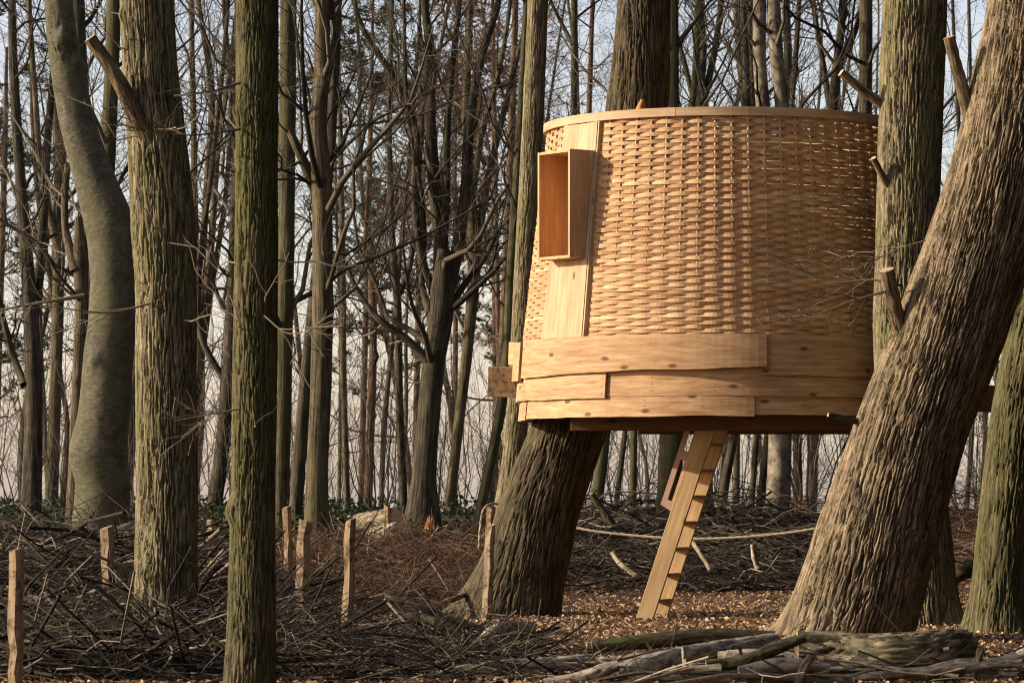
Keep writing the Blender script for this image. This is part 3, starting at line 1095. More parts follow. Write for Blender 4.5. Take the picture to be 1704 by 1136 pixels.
# upright trunk between them
t3, t3p, t3r = main_tree('upright_oak', 'upright rough grey trunk standing against the right side of the treehouse', [(1040, 1537, 128), (950, 1534, 108), (800, 1520, 103), (560, 1506, 103), (350, 1511, 104), (150, 1517, 106), (0, 1522, 106), (-150, 1524, 100)],
                         29.0, 'oak', 290, 230, 15, 0.032, 52, (0.5, 0.35, 4), 8.0, 0.05, knobs=14, limbs=22, size=1.3)
stub('branch_stub', t3, P(1497, 350, 28.95), P(1453, 263, 28.75), 0.036, 0.026, M['bare'], M['cut'], 8)
stub('branch_stub', t3, P(1496, 194, 29.0), P(1399, 121, 28.85), 0.05, 0.032, M['bare'], M['cut'], 9)
# right edge
t4, t4p, t4r = main_tree('edge_oak', 'olive barked trunk cut by the right edge beyond the great leaning oak', [(1080, 1662, 112), (1000, 1668, 104), (850, 1681, 102), (700, 1698, 101), (560, 1722, 98), (300, 1770, 95), (0, 1822, 92)],
                         27.3, 'moss_oak', 260, 190, 21, 0.02, 56, (0.6, 0.32, 3), 8.0, 0.05, knobs=8, limbs=20, size=1.3)
# left group
t5, t5p, t5r = main_tree('sunlit_oak', 'rough oak trunk with sunlit left side and a sawn branch reaching up left', [(1090, 279, 116), (950, 277, 104), (850, 278, 102), (650, 276, 99), (450, 275, 100), (380, 272, 108), (250, 262, 98), (100, 249, 90), (0, 244, 88), (-150, 240, 82)],
                         24.0, 'oak', 290, 250, 27, 0.028, 56, (0.5, 0.3, 4), 8.0, 0.05, knobs=16, shoots=26, limbs=20, size=1.3)
c = child('sawn_branch', trunk_mesh('sawn', [tuple(P(272, 285, 24.0)), tuple(P(236, 215, 23.86)), tuple(P(190, 122, 23.76)), tuple(P(149, 64, 23.7))], [0.12, 0.066, 0.048, 0.042], 28, 40, 9, 0.008, 40, 0.18, 0.06, None, True, (M['bare'], M['cut']))[0], t5)
t6, t6p, t6r = main_tree('mossy_oak', 'straight slim foreground trunk covered in green moss left of centre', [(1170, 414, 90), (1050, 418, 80), (850, 421, 74), (500, 426, 72), (200, 428, 69), (0, 428, 69), (-150, 428, 64)],
                         19.6, 'moss_oak', 240, 250, 33, 0.017, 72, (0.3, 0.2, 4), 8.0, 0.06, knobs=16, shoots=30, limbs=20, size=1.3)
t7, t7p, t7r = main_tree('grey_beech', 'smooth grey beech with swellings, its stem bending up to the left', [(875, 168, 96), (800, 170, 90), (755, 164, 98), (700, 172, 88), (600, 180, 84), (520, 190, 88), (470, 190, 80), (370, 180, 84), (300, 158, 72), (220, 133, 62), (100, 109, 54), (0, 97, 48), (-150, 85, 44)],
                         39.4, 'beech', 110, 200, 40, 0.0, 10, (0.8, 0.25, 4), 6.0, 0.17, knobs=16, lump=0.06, limbs=14, ksz=(0.06, 0.13))

child('sawn_stem', trunk_mesh('sawn', [tuple(P(186, 540, 39.45)), tuple(P(194, 450, 39.45)), tuple(P(199, 400, 39.45)), tuple(P(204, 366, 39.45))], [0.22, 0.19, 0.15, 0.105], 40, 50, 19, 0.0, 40, 0.18, 0.10, None, True, (M['beech'], M['cut']), 0.0, 6)[0], t7)


# low twiggy branch reaching left from the great leaning oak across the weave
def twig_branch(root, name, pts, r0, seed, per=7, mat='twig'):
    rng = np.random.default_rng(seed)
    path, r, s = catmull([tuple(p) for p in pts], list(np.linspace(r0, r0 * 0.25, len(pts))), 12)
    B1 = grow(path[None], r[None], per, (0.15, 0.95), (0.35, 0.9), (0.15, 0.55), 0.6, 0.05, 0.06, 6, rng, 0.4, 0.006)
    B2 = grow(B1[0], B1[1], 3, (0.2, 1.0), (0.4, 1.0), (0.06, 0.22), 0.7, 0.05, 0.08, 4, rng, 0.5, 0.004)
    B1[1][:] = np.maximum(B1[1], 0.0026)
    B2[1][:] = np.maximum(B2[1], 0.0018)
    v, q = join_tubes([(path[None], np.maximum(r[None], 0.003), 5), B1 + (4,), B2 + (3,)])
    child(name, mesh_np(name, v, q, mats=[M[mat]]), root)


twig_branch(t2, 'twiggy_branch', [P(1500, 475, 26.0), P(1450, 465, 26.1), P(1390, 470, 26.2), P(1330, 455, 26.3), P(1240, 438, 26.4)], 0.011, 3, 12)
twig_branch(t2, 'twiggy_branch', [P(1490, 480, 25.95), P(1420, 500, 26.0), P(1350, 525, 26.1), P(1270, 530, 26.2)], 0.010, 4, 8)
twig_branch(t2, 'twiggy_branch', [P(1540, 400, 26.0), P(1480, 420, 25.9), P(1440, 440, 25.9), P(1380, 425, 25.9)], 0.006, 5, 8, 'twig_pale')
twig_branch(t5, 'side_branch', [P(250, 505, 23.8), P(180, 520, 23.6), P(100, 512, 23.5), P(20, 500, 23.4)], 0.008, 7, 8, 'twig_pale')
twig_branch(t5, 'side_branch', [P(290, 160, 23.7), P(340, 155, 23.6), P(400, 148, 23.5)], 0.009, 8, 7)
twig_branch(t6, 'side_branch', [P(400, 215, 19.5), P(355, 222, 19.4), P(300, 225, 19.3), P(215, 212, 19.2)], 0.0075, 9, 9)
twig_branch(t6, 'side_branch', [P(400, 138, 19.5), P(350, 152, 19.4), P(310, 155, 19.3)], 0.007, 10, 6)
twig_branch(t6, 'side_branch', [P(440, 525, 19.4), P(480, 555, 19.35), P(520, 548, 19.3), P(552, 535, 19.3)], 0.005, 11, 6, 'twig_pale')
twig_branch(t6, 'side_branch', [P(400, 680, 19.4), P(345, 690, 19.3), P(290, 700, 19.25)], 0.006, 12, 6, 'twig_pale')
twig_branch(t7, 'side_branch', [P(140, 492, 40.5), P(90, 500, 40.3), P(40, 508, 40.2), P(-20, 520, 40.0)], 0.028, 13, 9, 'twig_pale')

# ------------------------------------------------------------------ background trees, each its own thing
def bg_tree(name, label, spec, D, mat='bg_oak', seed=0, limbs=16, size=1.0, t0=0.25, tmat='twig', up=0.3, ang=(0.45, 1.2), top=3.0, extra=None, dense=1.0, leaves=None, nu=22, planar=0.0, forks=(), group=None, lump=0.05, flare=None, rmax=0.05):
    pts, rad = px_path(spec, D)
    if D > 43 and 'great' not in name:
        rad = [r_ * 0.84 for r_ in rad]
    pts, rad = extend_top(pts, rad, top)
    base = Vector(pts[0])
    root = thing(name, label, 'tree', (base.x, base.y, gzf(base.x, base.y)), group)
    me, path, r = trunk_mesh('trunk', pts, rad, nu, 90, seed, 0, 20, 0.2, lump, flare, False, (M[mat],), 0.0, 4)
    child('trunk', me, root)
    rng = np.random.default_rng(seed + 100)
    V, Q, off = [], [], 0
    parts, L1, L2, L3 = branches_for(path, r, rng, t0, limbs, size, up, ang, dense, rmax, planar=planar)
    for fspec in forks:
        fp, fr = [], []
        for (row, cx, w) in fspec:
            fp.append(tuple(P(cx, row, D - 0.1 + 0.3 * rng.random())))
            fr.append(w / 2 / F * D)
        if fspec[-1][0] < 60:
            fp, fr = extend_top(fp, fr, top * 0.7)
        fm, fpath, fr2 = trunk_mesh('stem', fp, fr, 14, 50, seed + len(fspec), 0, 20, 0.2, lump, None, False, (M[mat],))
        child('stem', fm, root)
        pp, *_ = branches_for(fpath, fr2, rng, 0.15, max(5, limbs // 2), size * 0.8, up, ang, dense, 0.03, planar=planar)
        parts += pp
    v, q = join_tubes(parts)
    child('crown', mesh_np('crown', v, q, mats=[M[tmat]]), root)
    if leaves:
        lm, cnt, sz = leaves
        src = L3[0].reshape(-1, 3)
        c = src[rng.integers(0, len(src), cnt)] + rng.normal(size=(cnt, 3)) * 0.08
        lv, lt = leaf_quads(c, sz, rng, 1.2, 0.55)
        child('leaves', mesh_np('leaves', lv, None, lt, mats=[M[lm]]), root, kind='stuff')
    return root


bg_tree('slender_tree', 'dark forked trunk nearest the left edge on the green bank', [(840, 52, 42), (700, 56, 36), (600, 55, 34), (480, 48, 28), (300, 34, 22), (100, 22, 18), (0, 20, 15)], 47, 'bg_dark', 61, 14, forks=[[(560, 52, 18), (430, 68, 16), (250, 78, 14), (80, 92, 11), (0, 96, 10)], [(640, 40, 14), (600, 25, 12), (540, 8, 10), (440, -15, 8)]])
bg_tree('slender_tree', 'upright grey trunk second from the left edge, forked near the top', [(818, 86, 27), (650, 92, 24), (480, 97, 24), (330, 100, 22), (150, 92, 17), (0, 86, 13)], 52, 'bg_oak', 62, 14, forks=[[(420, 98, 14), (300, 70, 12), (180, 60, 10), (0, 48, 8)], [(300, 99, 13), (150, 118, 11), (0, 128, 9)]])
bg_tree('slender_tree', 'thin crooked stem between the grey forked trunk and the snag', [(815, 106, 12), (720, 113, 11), (620, 100, 10), (500, 88, 10), (300, 60, 9), (100, 52, 8), (0, 50, 7)], 54, 'bg_dark', 63, 10, 0.8)
snag = bg_tree('broken_snag', 'broken fork-topped brown trunk just left of the grey beech', [(870, 121, 30), (760, 125, 26), (600, 132, 26), (500, 136, 27), (430, 133, 30)], 43.5, 'bg_oak', 64, 3, 0.5, 0.6, top=0.5, forks=[[(450, 126, 20), (380, 109, 13), (330, 108, 12), (270, 113, 10)], [(440, 140, 16), (380, 150, 14), (320, 146, 11), (250, 150, 8)]])
bg_tree('slender_tree', 'dark straight trunk right behind the bent upper beech stem', [(860, 160, 38), (500, 152, 35), (200, 137, 33), (0, 128, 31)], 46, 'bg_dark', 65, 14)
bg_tree('slender_tree', 'greenish trunk between the grey beech and the sunlit oak', [(860, 178, 30), (500, 172, 31), (300, 178, 31), (120, 186, 29), (0, 190, 28)], 44, 'bg_green', 66, 16)
bg_tree('slender_tree', 'dark trunk leaning left beside the foot of the sunlit oak', [(830, 210, 24), (700, 219, 24), (560, 228, 22), (300, 240, 20), (0, 250, 16)], 50, 'bg_dark', 67, 12)
bg_tree('slender_tree', 'dark leaning trunk between the sunlit oak and the mossy oak', [(838, 358, 30), (700, 374, 28), (560, 384, 26), (350, 392, 23), (0, 398, 18)], 49, 'bg_dark', 68, 20, 1.2, forks=[[(640, 378, 12), (560, 335, 11), (480, 330, 10), (300, 350, 9), (100, 372, 8), (0, 380, 7)]])
bg_tree('fan_tree', 'many stemmed pale tree fanning out between the two left oaks', [(840, 322, 16), (600, 330, 15), (400, 325, 14), (200, 322, 12), (0, 318, 10)], 55, 'bg_oak', 69, 16, 1.1, forks=[[(600, 330, 12), (400, 352, 12), (250, 362, 11), (100, 385, 9), (0, 396, 8)], [(500, 328, 11), (300, 345, 12), (150, 352, 12), (0, 330, 9)], [(640, 330, 11), (480, 352, 10), (330, 375, 9), (180, 384, 8), (0, 372, 8)]])
bg_tree('smooth_tree', 'smooth dark trunk half hidden behind the mossy oak', [(862, 466, 30), (700, 470, 29), (400, 476, 28), (0, 480, 28)], 43, 'bg_green', 70, 14)
h = bg_tree('knobbed_tree', 'brown trunk with a knob and climbing stem right of the mossy oak', [(862, 527, 42), (780, 528, 36), (650, 534, 36), (450, 537, 35), (300, 535, 33), (200, 529, 32), (170, 532, 27), (0, 537, 25)], 40.5, 'bg_oak', 71, 14, forks=[[(330, 530, 20), (285, 512, 18), (240, 492, 15), (215, 480, 13)], [(182, 537, 9), (130, 546, 10), (60, 556, 11), (0, 552, 9)]])
bg_tree('slender_tree', 'slanting two-toned trunk between the mossy oak and the knobbed trunk', [(845, 492, 29), (700, 503, 26), (540, 518, 24), (300, 545, 22), (0, 562, 18)], 45, 'bg_dark', 72, 14)
bg_tree('slender_tree', 'thin straight stem just right of the knobbed trunk', [(845, 578, 13), (640, 572, 13), (430, 570, 12), (200, 566, 10), (0, 560, 8)], 53, 'bg_oak', 73, 16)
bg_tree('topped_tree', 'slim pine stem with a broken bulging top left of the great fork', [(845, 612, 18), (700, 617, 17), (560, 621, 15), (465, 619, 16)], 52, 'bg_red', 74, 10, 0.8, 0.3, top=0.25, forks=[[(470, 612, 9), (430, 606, 8), (380, 609, 7), (300, 612, 6)]])
bg_tree('slender_tree', 'thin leaning stem between the broken-topped stem and the great fork', [(845, 634, 11), (700, 640, 11), (560, 654, 10), (400, 668, 9), (150, 690, 8), (0, 700, 7)], 55, 'bg_dark', 75, 14)
bg_tree('slender_tree', 'straight dark stem close left of the great forked trunk', [(846, 672, 17), (650, 664, 16), (500, 661, 16), (430, 655, 14), (250, 648, 11), (0, 652, 9)], 50, 'bg_dark', 76, 14, forks=[[(490, 664, 11), (450, 680, 10), (400, 688, 9), (250, 700, 8), (0, 712, 6)]])
bg_tree('great_forked_tree', 'thick trunk fanning into many tall limbs left of the treehouse', [(862, 703, 56), (800, 705, 42), (700, 713, 38), (600, 722, 38), (520, 734, 42), (480, 736, 40)], 46, 'bg_dark', 77, 6, 1.2, 0.5, top=0.5, forks=[
    [(500, 733, 26), (400, 732, 24), (300, 722, 22), (200, 716, 20), (90, 716, 16), (0, 706, 12)], [(495, 742, 26), (420, 760, 22), (320, 775, 20), (200, 782, 17), (100, 800, 14), (0, 830, 10)],
    [(600, 712, 17), (560, 672, 13), (530, 630, 11), (490, 598, 10), (440, 575, 8)], [(500, 725, 14), (440, 705, 13), (330, 690, 13), (210, 690, 12), (130, 655, 12), (40, 600, 9), (0, 588, 8)],
    [(520, 745, 14), (470, 775, 11), (440, 800, 9), (380, 830, 7)], [(470, 735, 16), (330, 742, 14), (200, 745, 12), (90, 755, 10), (0, 765, 8)], [(530, 722, 13), (470, 702, 10), (420, 706, 9), (330, 702, 8), (200, 680, 7), (0, 672, 6)]], flare=(0.9, 0.3, 4))
bg_tree('slender_tree', 'slanting grey trunk just right of the great forked tree', [(846, 747, 22), (700, 764, 21), (560, 780, 22), (430, 789, 26), (330, 783, 22), (200, 776, 18), (0, 782, 14)], 49, 'bg_oak', 78, 16, forks=[[(420, 792, 14), (300, 812, 12), (180, 840, 10), (60, 870, 8)], [(330, 786, 12), (230, 800, 11), (120, 830, 9), (0, 850, 7)]])
bg_tree('larch_tree', 'reddish larch stem standing between the fork and the sunlit trunk', [(846, 812, 20), (650, 832, 18), (430, 843, 17), (200, 852, 15), (0, 858, 12)], 58, 'bg_red', 79, 26, 0.9, 0.2, 'twig_red', 0.0, (1.1, 1.6), planar=0.6)
bg_tree('slender_tree', 'greenish trunk leaning right, hard against the sunlit trunk', [(846, 800, 22), (650, 838, 21), (430, 852, 20), (200, 866, 16), (0, 876, 13)], 44, 'bg_green', 80, 16)
main_tree('sunlit_tree', 'slim yellow sunlit trunk at the left side of the treehouse', [(900, 834, 44), (760, 855, 38), (560, 868, 35), (400, 876, 35), (200, 887, 35), (0, 895, 34)],
          35.5, 'oak', 140, 180, 81, 0.015, 62, None, 8.0, 0.08, knobs=8, limbs=18, size=1.2, limb_t0=0.45)
bg_tree('slender_tree', 'slim green stem above the left part of the rim', [(860, 938, 16), (500, 950, 15), (190, 955, 14), (0, 956, 13)], 50, 'bg_green', 82, 14, forks=[[(75, 953, 8), (40, 935, 7), (0, 915, 6)]])
bg_tree('larch_tree', 'red-brown larch stem above the rim left of the carrying oak', [(860, 962, 13), (190, 980, 11), (0, 986, 9)], 58, 'bg_red', 83, 30, 0.9, 0.2, 'twig_red', 0.0, (1.1, 1.6), planar=0.6)
bg_tree('slender_tree', 'mossy stem under the floor just right of the carrying oak', [(858, 990, 22), (720, 1006, 20), (400, 1040, 18), (0, 1090, 14)], 43, 'bg_green', 84, 14)
bg_tree('slender_tree', 'thin dark stem under the floor, second right of the carrying oak', [(850, 1024, 12), (720, 1040, 11), (400, 1080, 9), (0, 1118, 8)], 52, 'bg_dark', 85, 12)
bg_tree('slender_tree', 'mossy slim stem under the floor left of the ladder', [(855, 1053, 15), (720, 1055, 14), (400, 1070, 12), (180, 1150, 14), (0, 1162, 15)], 46, 'bg_green', 86, 16)
bg_tree('dark_tree', 'broad dark green trunk behind the ladder', [(880, 1112, 42), (720, 1117, 39), (300, 1121, 20), (0, 1122, 14)], 41, 'bg_green', 87, 12)
bg_tree('slender_tree', 'leaning trunk behind the ladder on its right side', [(872, 1198, 20), (800, 1207, 19), (720, 1222, 18), (400, 1238, 17), (180, 1243, 16), (0, 1236, 15)], 46, 'bg_dark', 88, 16)
bg_tree('slender_tree', 'thin pale stem left of the sunlit smooth beech under the floor', [(850, 1250, 13), (720, 1258, 13), (400, 1254, 15), (180, 1252, 17), (0, 1249, 16)], 50, 'bg_oak', 89, 14)
bg_tree('slender_tree', 'dark slanting stem touching the smooth beech under the floor', [(860, 1262, 16), (720, 1278, 15), (400, 1300, 12), (0, 1330, 10)], 48, 'bg_dark', 90, 14)
bg_tree('smooth_beech', 'smooth pale beech under the floor that shows as twin stems above the rim', [(884, 1290, 58), (840, 1294, 42), (720, 1298, 38), (500, 1296, 38), (330, 1292, 42)], 42.5, 'lit_beech', 91, 4, 1.0, 0.7, top=0.4, nu=40, forks=[[(340, 1285, 24), (180, 1270, 24), (100, 1264, 22), (0, 1264, 22)], [(340, 1300, 24), (180, 1302, 24), (100, 1293, 23), (0, 1287, 23)]], flare=(0.6, 0.5, 4))
bg_tree('larch_tree', 'reddish stem right behind the smooth beech', [(846, 1326, 13), (720, 1324, 12), (180, 1318, 11), (0, 1310, 10)], 56, 'bg_red', 92, 26, 0.9, 0.3, 'twig_red', 0.0, (1.1, 1.6), planar=0.6)
bg_tree('slender_tree', 'dark trunk under the floor between the beech and the great oak', [(850, 1349, 24), (720, 1354, 22), (400, 1370, 20), (180, 1386, 22), (0, 1404, 14)], 49, 'bg_dark', 93, 16, forks=[[(200, 1384, 12), (120, 1372, 10), (0, 1352, 8)], [(130, 1390, 12), (60, 1420, 10), (0, 1440, 8)]])
bg_tree('slender_tree', 'lit trunk above the right end of the rim', [(860, 1425, 32), (500, 1434, 30), (180, 1440, 27), (0, 1441, 26)], 44, 'bg_oak', 94, 16)
bg_tree('forked_tree', 'slim V-forked tree above the middle of the rim', [(860, 1178, 22), (500, 1172, 20), (200, 1164, 19), (150, 1166, 18)], 48, 'bg_green', 95, 6, 1.0, 0.6, top=0.4, forks=[[(170, 1162, 13), (100, 1170, 12), (0, 1166, 11)], [(165, 1172, 12), (80, 1190, 11), (0, 1200, 9)], [(190, 1160, 10), (110, 1140, 9), (40, 1122, 8), (0, 1118, 7)]])
bg_tree('slender_tree', 'ragged pale stem above the rim left of the twin beech stems', [(860, 1225, 14), (400, 1230, 13), (180, 1239, 15), (90, 1230, 14), (0, 1224, 12)], 52, 'bg_oak', 96, 18)
bg_tree('slender_tree', 'dark stem above the rim right of the twin beech stems', [(860, 1330, 17), (400, 1318, 16), (180, 1313, 16), (0, 1308, 13)], 50, 'bg_dark', 97, 16)
bg_tree('slender_tree', 'thin tree in the gap between the great oak and the edge trunk', [(850, 1608, 11), (700, 1618, 10), (300, 1600, 9), (0, 1585, 7)], 60, 'bg_dark', 98, 22, 1.1)
bg_tree('slender_tree', 'second thin tree beside the edge trunk beyond the beam end', [(850, 1632, 9), (700, 1640, 9), (300, 1620, 8), (0, 1612, 7)], 64, 'bg_dark', 99, 22, 1.1)
# rusty leaved young trees and pines
bg_tree('rust_leaved_tree', 'young tree still holding rust brown leaves behind the great fork', [(848, 756, 12), (500, 758, 10), (250, 757, 8), (100, 760, 6)], 62, 'bg_red', 101, 18, 0.6, 0.5, 'twig_red', 0.25, top=1.0, leaves=('rust_leaf', 2200, (0.06, 0.12)))
bg_tree('rust_leaved_tree', 'larch hung with brown twigs at the upper left of the treehouse', [(848, 836, 12), (400, 826, 10), (0, 820, 8)], 66, 'bg_red', 102, 34, 0.9, 0.45, 'twig_red', 0.0, (1.1, 1.6), planar=0.6, leaves=('rust_leaf', 1800, (0.05, 0.09)))


def pine(label, spec, D, seed, t0, n_tufts, spread):
    pts, rad = px_path(spec, D)
    pts, rad = extend_top(pts, rad, 2.0)
    base = Vector(pts[0])
    root = thing('pine_tree', label, 'pine', (base.x, base.y, gzf(base.x, base.y)), 'pines beyond the bare trees')
    me, path, r = trunk_mesh('trunk', pts, rad, 16, 60, seed, 0, 20, 0.2, 0.04, None, False, (M['bg_red'],))
    child('trunk', me, root)
    rng = np.random.default_rng(seed)
    parts, L1, L2, L3 = branches_for(path, r, rng, t0, 34, 0.75 * spread, 0.15, (0.8, 1.5), 1.0, 0.03, 5, 4)
    v, q = join_tubes(parts[:2])
    child('branches', mesh_np('branches', v, q, mats=[M['twig_red']]), root)
    src = np.concatenate([L2[0][:, -2:].reshape(-1, 3), L3[0][:, -1].reshape(-1, 3)])
    c = src[rng.integers(0, len(src), n_tufts)]
    c = np.repeat(c, 12, axis=0) + rng.normal(size=(n_tufts * 12, 3)) * 0.04
    d = rng.normal(size=(len(c), 3))
    d[:, 2] = np.abs(d[:, 2]) * 0.6
    d /= np.linalg.norm(d, axis=1, keepdims=True)
    lv, lt = leaf_quads(c + d * 0.06, (0.12, 0.2), rng, 0.8, 0.12, d)
    child('crown', mesh_np('needles', lv, None, lt, mats=[M['needle']]), root, kind='stuff')


pine('green tufted pine between the knobbed trunk and the great fork', [(846, 600, 11), (400, 612, 10), (150, 618, 8), (60, 620, 5)], 74, 201, 0.4, 900, 1.0)
pine('pine with low green boughs behind the great forked tree', [(846, 690, 11), (500, 696, 10), (200, 700, 7)], 78, 202, 0.3, 900, 1.1)
pine('pine with green boughs just left of the sunlit trunk', [(846, 826, 12), (500, 824, 11), (300, 822, 9)], 76, 203, 0.3, 800, 1.0)
pine('pine showing green tufts at the far left edge', [(846, -10, 13), (500, 0, 12), (250, 8, 10)], 70, 204, 0.2, 700, 1.1)


# far wood: thin look-alike trees and undergrowth, copies of a few models
def copy_tree(root, loc, rz, sc):
    r = root.copy()
    COL.objects.link(r)
    r.location = loc
    r.rotation_euler = (0, 0, rz)
    r.scale = (sc, sc, sc)
    for chd in root.children:
        c_ = chd.copy()
        COL.objects.link(c_)
        c_.parent = r
    return r


def far_model(seed, kind):
    rng = np.random.default_rng(seed)
    if kind == 'tree':
        hgt = 15
        pts = [(0, 0, -0.3)]
        x = y = 0
        for z in np.linspace(2, hgt, 7):
            x += rng.normal() * 0.22
            y += rng.normal() * 0.22
            pts.append((x, y, z))
        rad = list(np.linspace(rng.uniform(0.035, 0.07), 0.014, len(pts)))
        root = thing('distant_tree', 'thin leafless tree in the far wood beyond the bank', 'tree', (0, 0, 0), 'thin trees of the far wood')
        me, path, r = trunk_mesh('trunk', pts, rad, 10, 50, seed, 0, 20, 0.2, 0.05, None, False, (M['bg_oak'],))
        obj('trunk', me, root)
        parts, *_ = branches_for(path, r, rng, 0.12, 34, 0.9, 0.25, (0.5, 1.3), 1.0, 0.02, 5, 4)
        v, q = join_tubes(parts)
        obj('crown', mesh_np('crown', v, q, mats=[M['twig']]), root)
    else:
        root = thing('bare_shrub', 'leafless many stemmed shrub in the undergrowth along the bank', 'shrub', (0, 0, 0), 'bare shrubs along the bank')
        n = 12
        st = np.zeros((n, 7, 3))
        s = np.linspace(0, 1, 7)
        for i in range(n):
            a = rng.uniform(0, 6.28)
            L = rng.uniform(1.4, 3.4)
            sp = rng.uniform(0.1, 0.5)
            st[i, :, 0] = math.cos(a) * (0.12 + sp * L * s)
            st[i, :, 1] = math.sin(a) * (0.12 + sp * L * s)
            st[i, :, 2] = L * s - 0.1
            st[i, 1:, :2] += np.cumsum(rng.normal(size=(6, 2)) * 0.04, axis=0)
        rd = np.linspace(1, 0.3, 7)[None] * rng.uniform(0.007, 0.016, n)[:, None]
        L2 = grow(st, rd, 7, (0.15, 1.0), (0.3, 0.9), (0.3, 1.0), 0.6, 0.2, 0.06, 5, rng, 0.35)
        L3 = grow(L2[0], L2[1], 4, (0.2, 1.0), (0.4, 1.1), (0.12, 0.4), 0.7, 0.1, 0.08, 4, rng, 0.5)
        L2[1][:] = np.maximum(L2[1], 0.003)
        L3[1][:] = np.maximum(L3[1], 0.002)
        v, q = tubes(st, rd, 4)
        obj('stems', mesh_np('stems', v, q, mats=[M['twig']]), root)
        v, q = join_tubes([L2 + (3,), L3 + (3,)])
        obj('crown', mesh_np('crown', v, q, mats=[M['twig']]), root)
    return root


frng = random.Random(77)
GAPS = [(-90, 125, 'between the left edge and the broken snag'), (125, 225, 'close round the grey beech'), (225, 335, 'beside the sunlit oak'), (335, 400, 'between the sunlit oak and the mossy oak'), (400, 470, 'behind the mossy oak'),
        (470, 560, 'between the mossy oak and the knobbed trunk'), (560, 690, 'between the knobbed trunk and the great fork'), (690, 780, 'behind the great forked tree'), (780, 880, 'between the great fork and the yellow sunlit trunk'),
        (880, 1010, 'behind the house left of the carrying oak'), (1010, 1120, 'just right of the carrying oak'), (1120, 1240, 'behind the ladder'), (1240, 1340, 'around the twin beech stems'), (1340, 1470, 'behind the right end of the rim'),
        (1470, 1600, 'behind the upright grey trunk'), (1600, 1900, 'beyond the great leaning oak at the right edge')]
ORD = ['first', 'second', 'third', 'fourth', 'fifth', 'sixth', 'seventh', 'eighth', 'ninth']


def far_rank(items):
    """items: list of px; returns for each its phrase 'second from the left ... gap'"""
    out = [None] * len(items)
    for g0, g1, ph in GAPS:
        ids = sorted([i for i, p in enumerate(items) if g0 <= p < g1], key=lambda i: items[i])
        for k, i in enumerate(ids):
            out[i] = (ORD[min(k, 8)], ph)
    return out


def scatter(kind, models_, n, Dr, width, word, sc):
    px_, D_ = [], []
    for i in range(n):
        D_.append(frng.uniform(*Dr))
        px_.append(-50 + (i + frng.uniform(-0.4, 0.4)) * width / n)
    rk = far_rank(px_)
    for i in range(n):
        x, y = X(px_[i], D_[i]), D_[i]
        m_ = models_[i % len(models_)]
        loc = (x, y, gzf(x, y) - 0.05)
        rz, k = frng.uniform(0, 6.28), frng.uniform(*sc)
        if i < len(models_):
            m_.location = loc
            m_.rotation_euler = (0, 0, rz)
            r_ = m_
        else:
            r_ = copy_tree(m_, loc, rz, k)
        if rk[i]:
            r_['label'] = f'{rk[i][0]} {word} from the left {rk[i][1]}'


models = [far_model(300 + i, 'tree') for i in range(5)]
scatter('tree', models, 26, (56, 84), 1800, 'thin far tree', (0.75, 1.15))
smodels = [far_model(400 + i, 'shrub') for i in range(4)]
scatter('shrub', smodels, 38, (46.5, 58), 1800, 'bare shrub', (0.55, 1.2))


# ------------------------------------------------------------------ stakes, rope
def stake(label, px, top, base_row, wpx, D, seed, lean=0.0, dark=False):
    rng = random.Random(seed)
    x = X(px, D)
    g = gzf(x, D)
    zt_ = ZR(top, D)
    w_ = wpx / F * D
    n = 9
    V, BC = [], []
    for i in range(n):
        f = i / (n - 1)
        z = g - 0.12 + (zt_ - g + 0.12) * f
        cx = x + lean * (z - zt_) + rng.uniform(-0.007, 0.007)
        k = w_ / 2 * (0.94 + rng.uniform(-0.13, 0.1))
        d_ = w_ * 0.42 * (1 + rng.uniform(-0.08, 0.08))
        ax_ = -0.42 + rng.uniform(-0.2, 0.2)
        for (a, b) in ((-k, -d_), (k * 0.55, -d_ * 1.1), (k, -d_ * 0.3), (k * 0.9, d_), (-k * 0.95, d_ * 0.9)):
            zz = z + (0.25 * (a + b) * (1 if seed % 2 else -1) if i == n - 1 else 0)
            V.append((cx + a * math.cos(ax_) - b * math.sin(ax_), D + b * math.cos(ax_) + a * math.sin(ax_), zz))
            BC.append((z, a, b))
    k = 5
    Q = []
    for i in range(n - 1):
        for j in range(k):
            Q.append((i * k + j, i * k + (j + 1) % k, (i + 1) * k + (j + 1) % k, (i + 1) * k + j))
    e = (n - 1) * k
    T_ = [(e, e + 1, e + 2), (e, e + 2, e + 3), (e, e + 3, e + 4)]
    root = bpy.data.objects.new('hedge_stake', mesh_np('stake', V, Q, T_, smooth=False, bc=BC, mats=[M['stake']]))
    COL.objects.link(root)
    tag(root, label, 'stake', 'cleft stakes of the dead hedge')


stake('pale stake with dark bark patches nearest the left edge', 29, 914, 1136, 21, 19.6, 1, 0.01)
stake('short stake stub at the bottom left corner', 8, 1083, 1120, 17, 21.5, 2)
stake('orange stake beside the sunlit oak, left of its trunk', 178, 877, 1000, 19, 25.8, 3, -0.03)
stake('slim stake between the sunlit oak and the mossy oak', 351, 866, 975, 12, 35, 4, -0.01)
stake('tall slim stake close right of the mossy oak', 478, 843, 1000, 13, 32, 5, -0.02)
stake('broad stake standing in front right of the slim one by the mossy oak', 508, 867, 1000, 19, 27, 6, 0.04)
stake('long stake in the middle of the brushwood left of the carrying oak', 584, 864, 1110, 16, 23.5, 7, 0.035)
stake('small far stake before the sawn log ends', 645, 843, 890, 11, 41, 8)
stake('stake with brown bark patches at the foot of the carrying oak', 817, 874, 1038, 15, 29.6, 9, 0.045)
rope_post_D = 34.5
stake('post with the rope looped over its top behind the carrying oak', 818, 841, 880, 13, rope_post_D, 10)


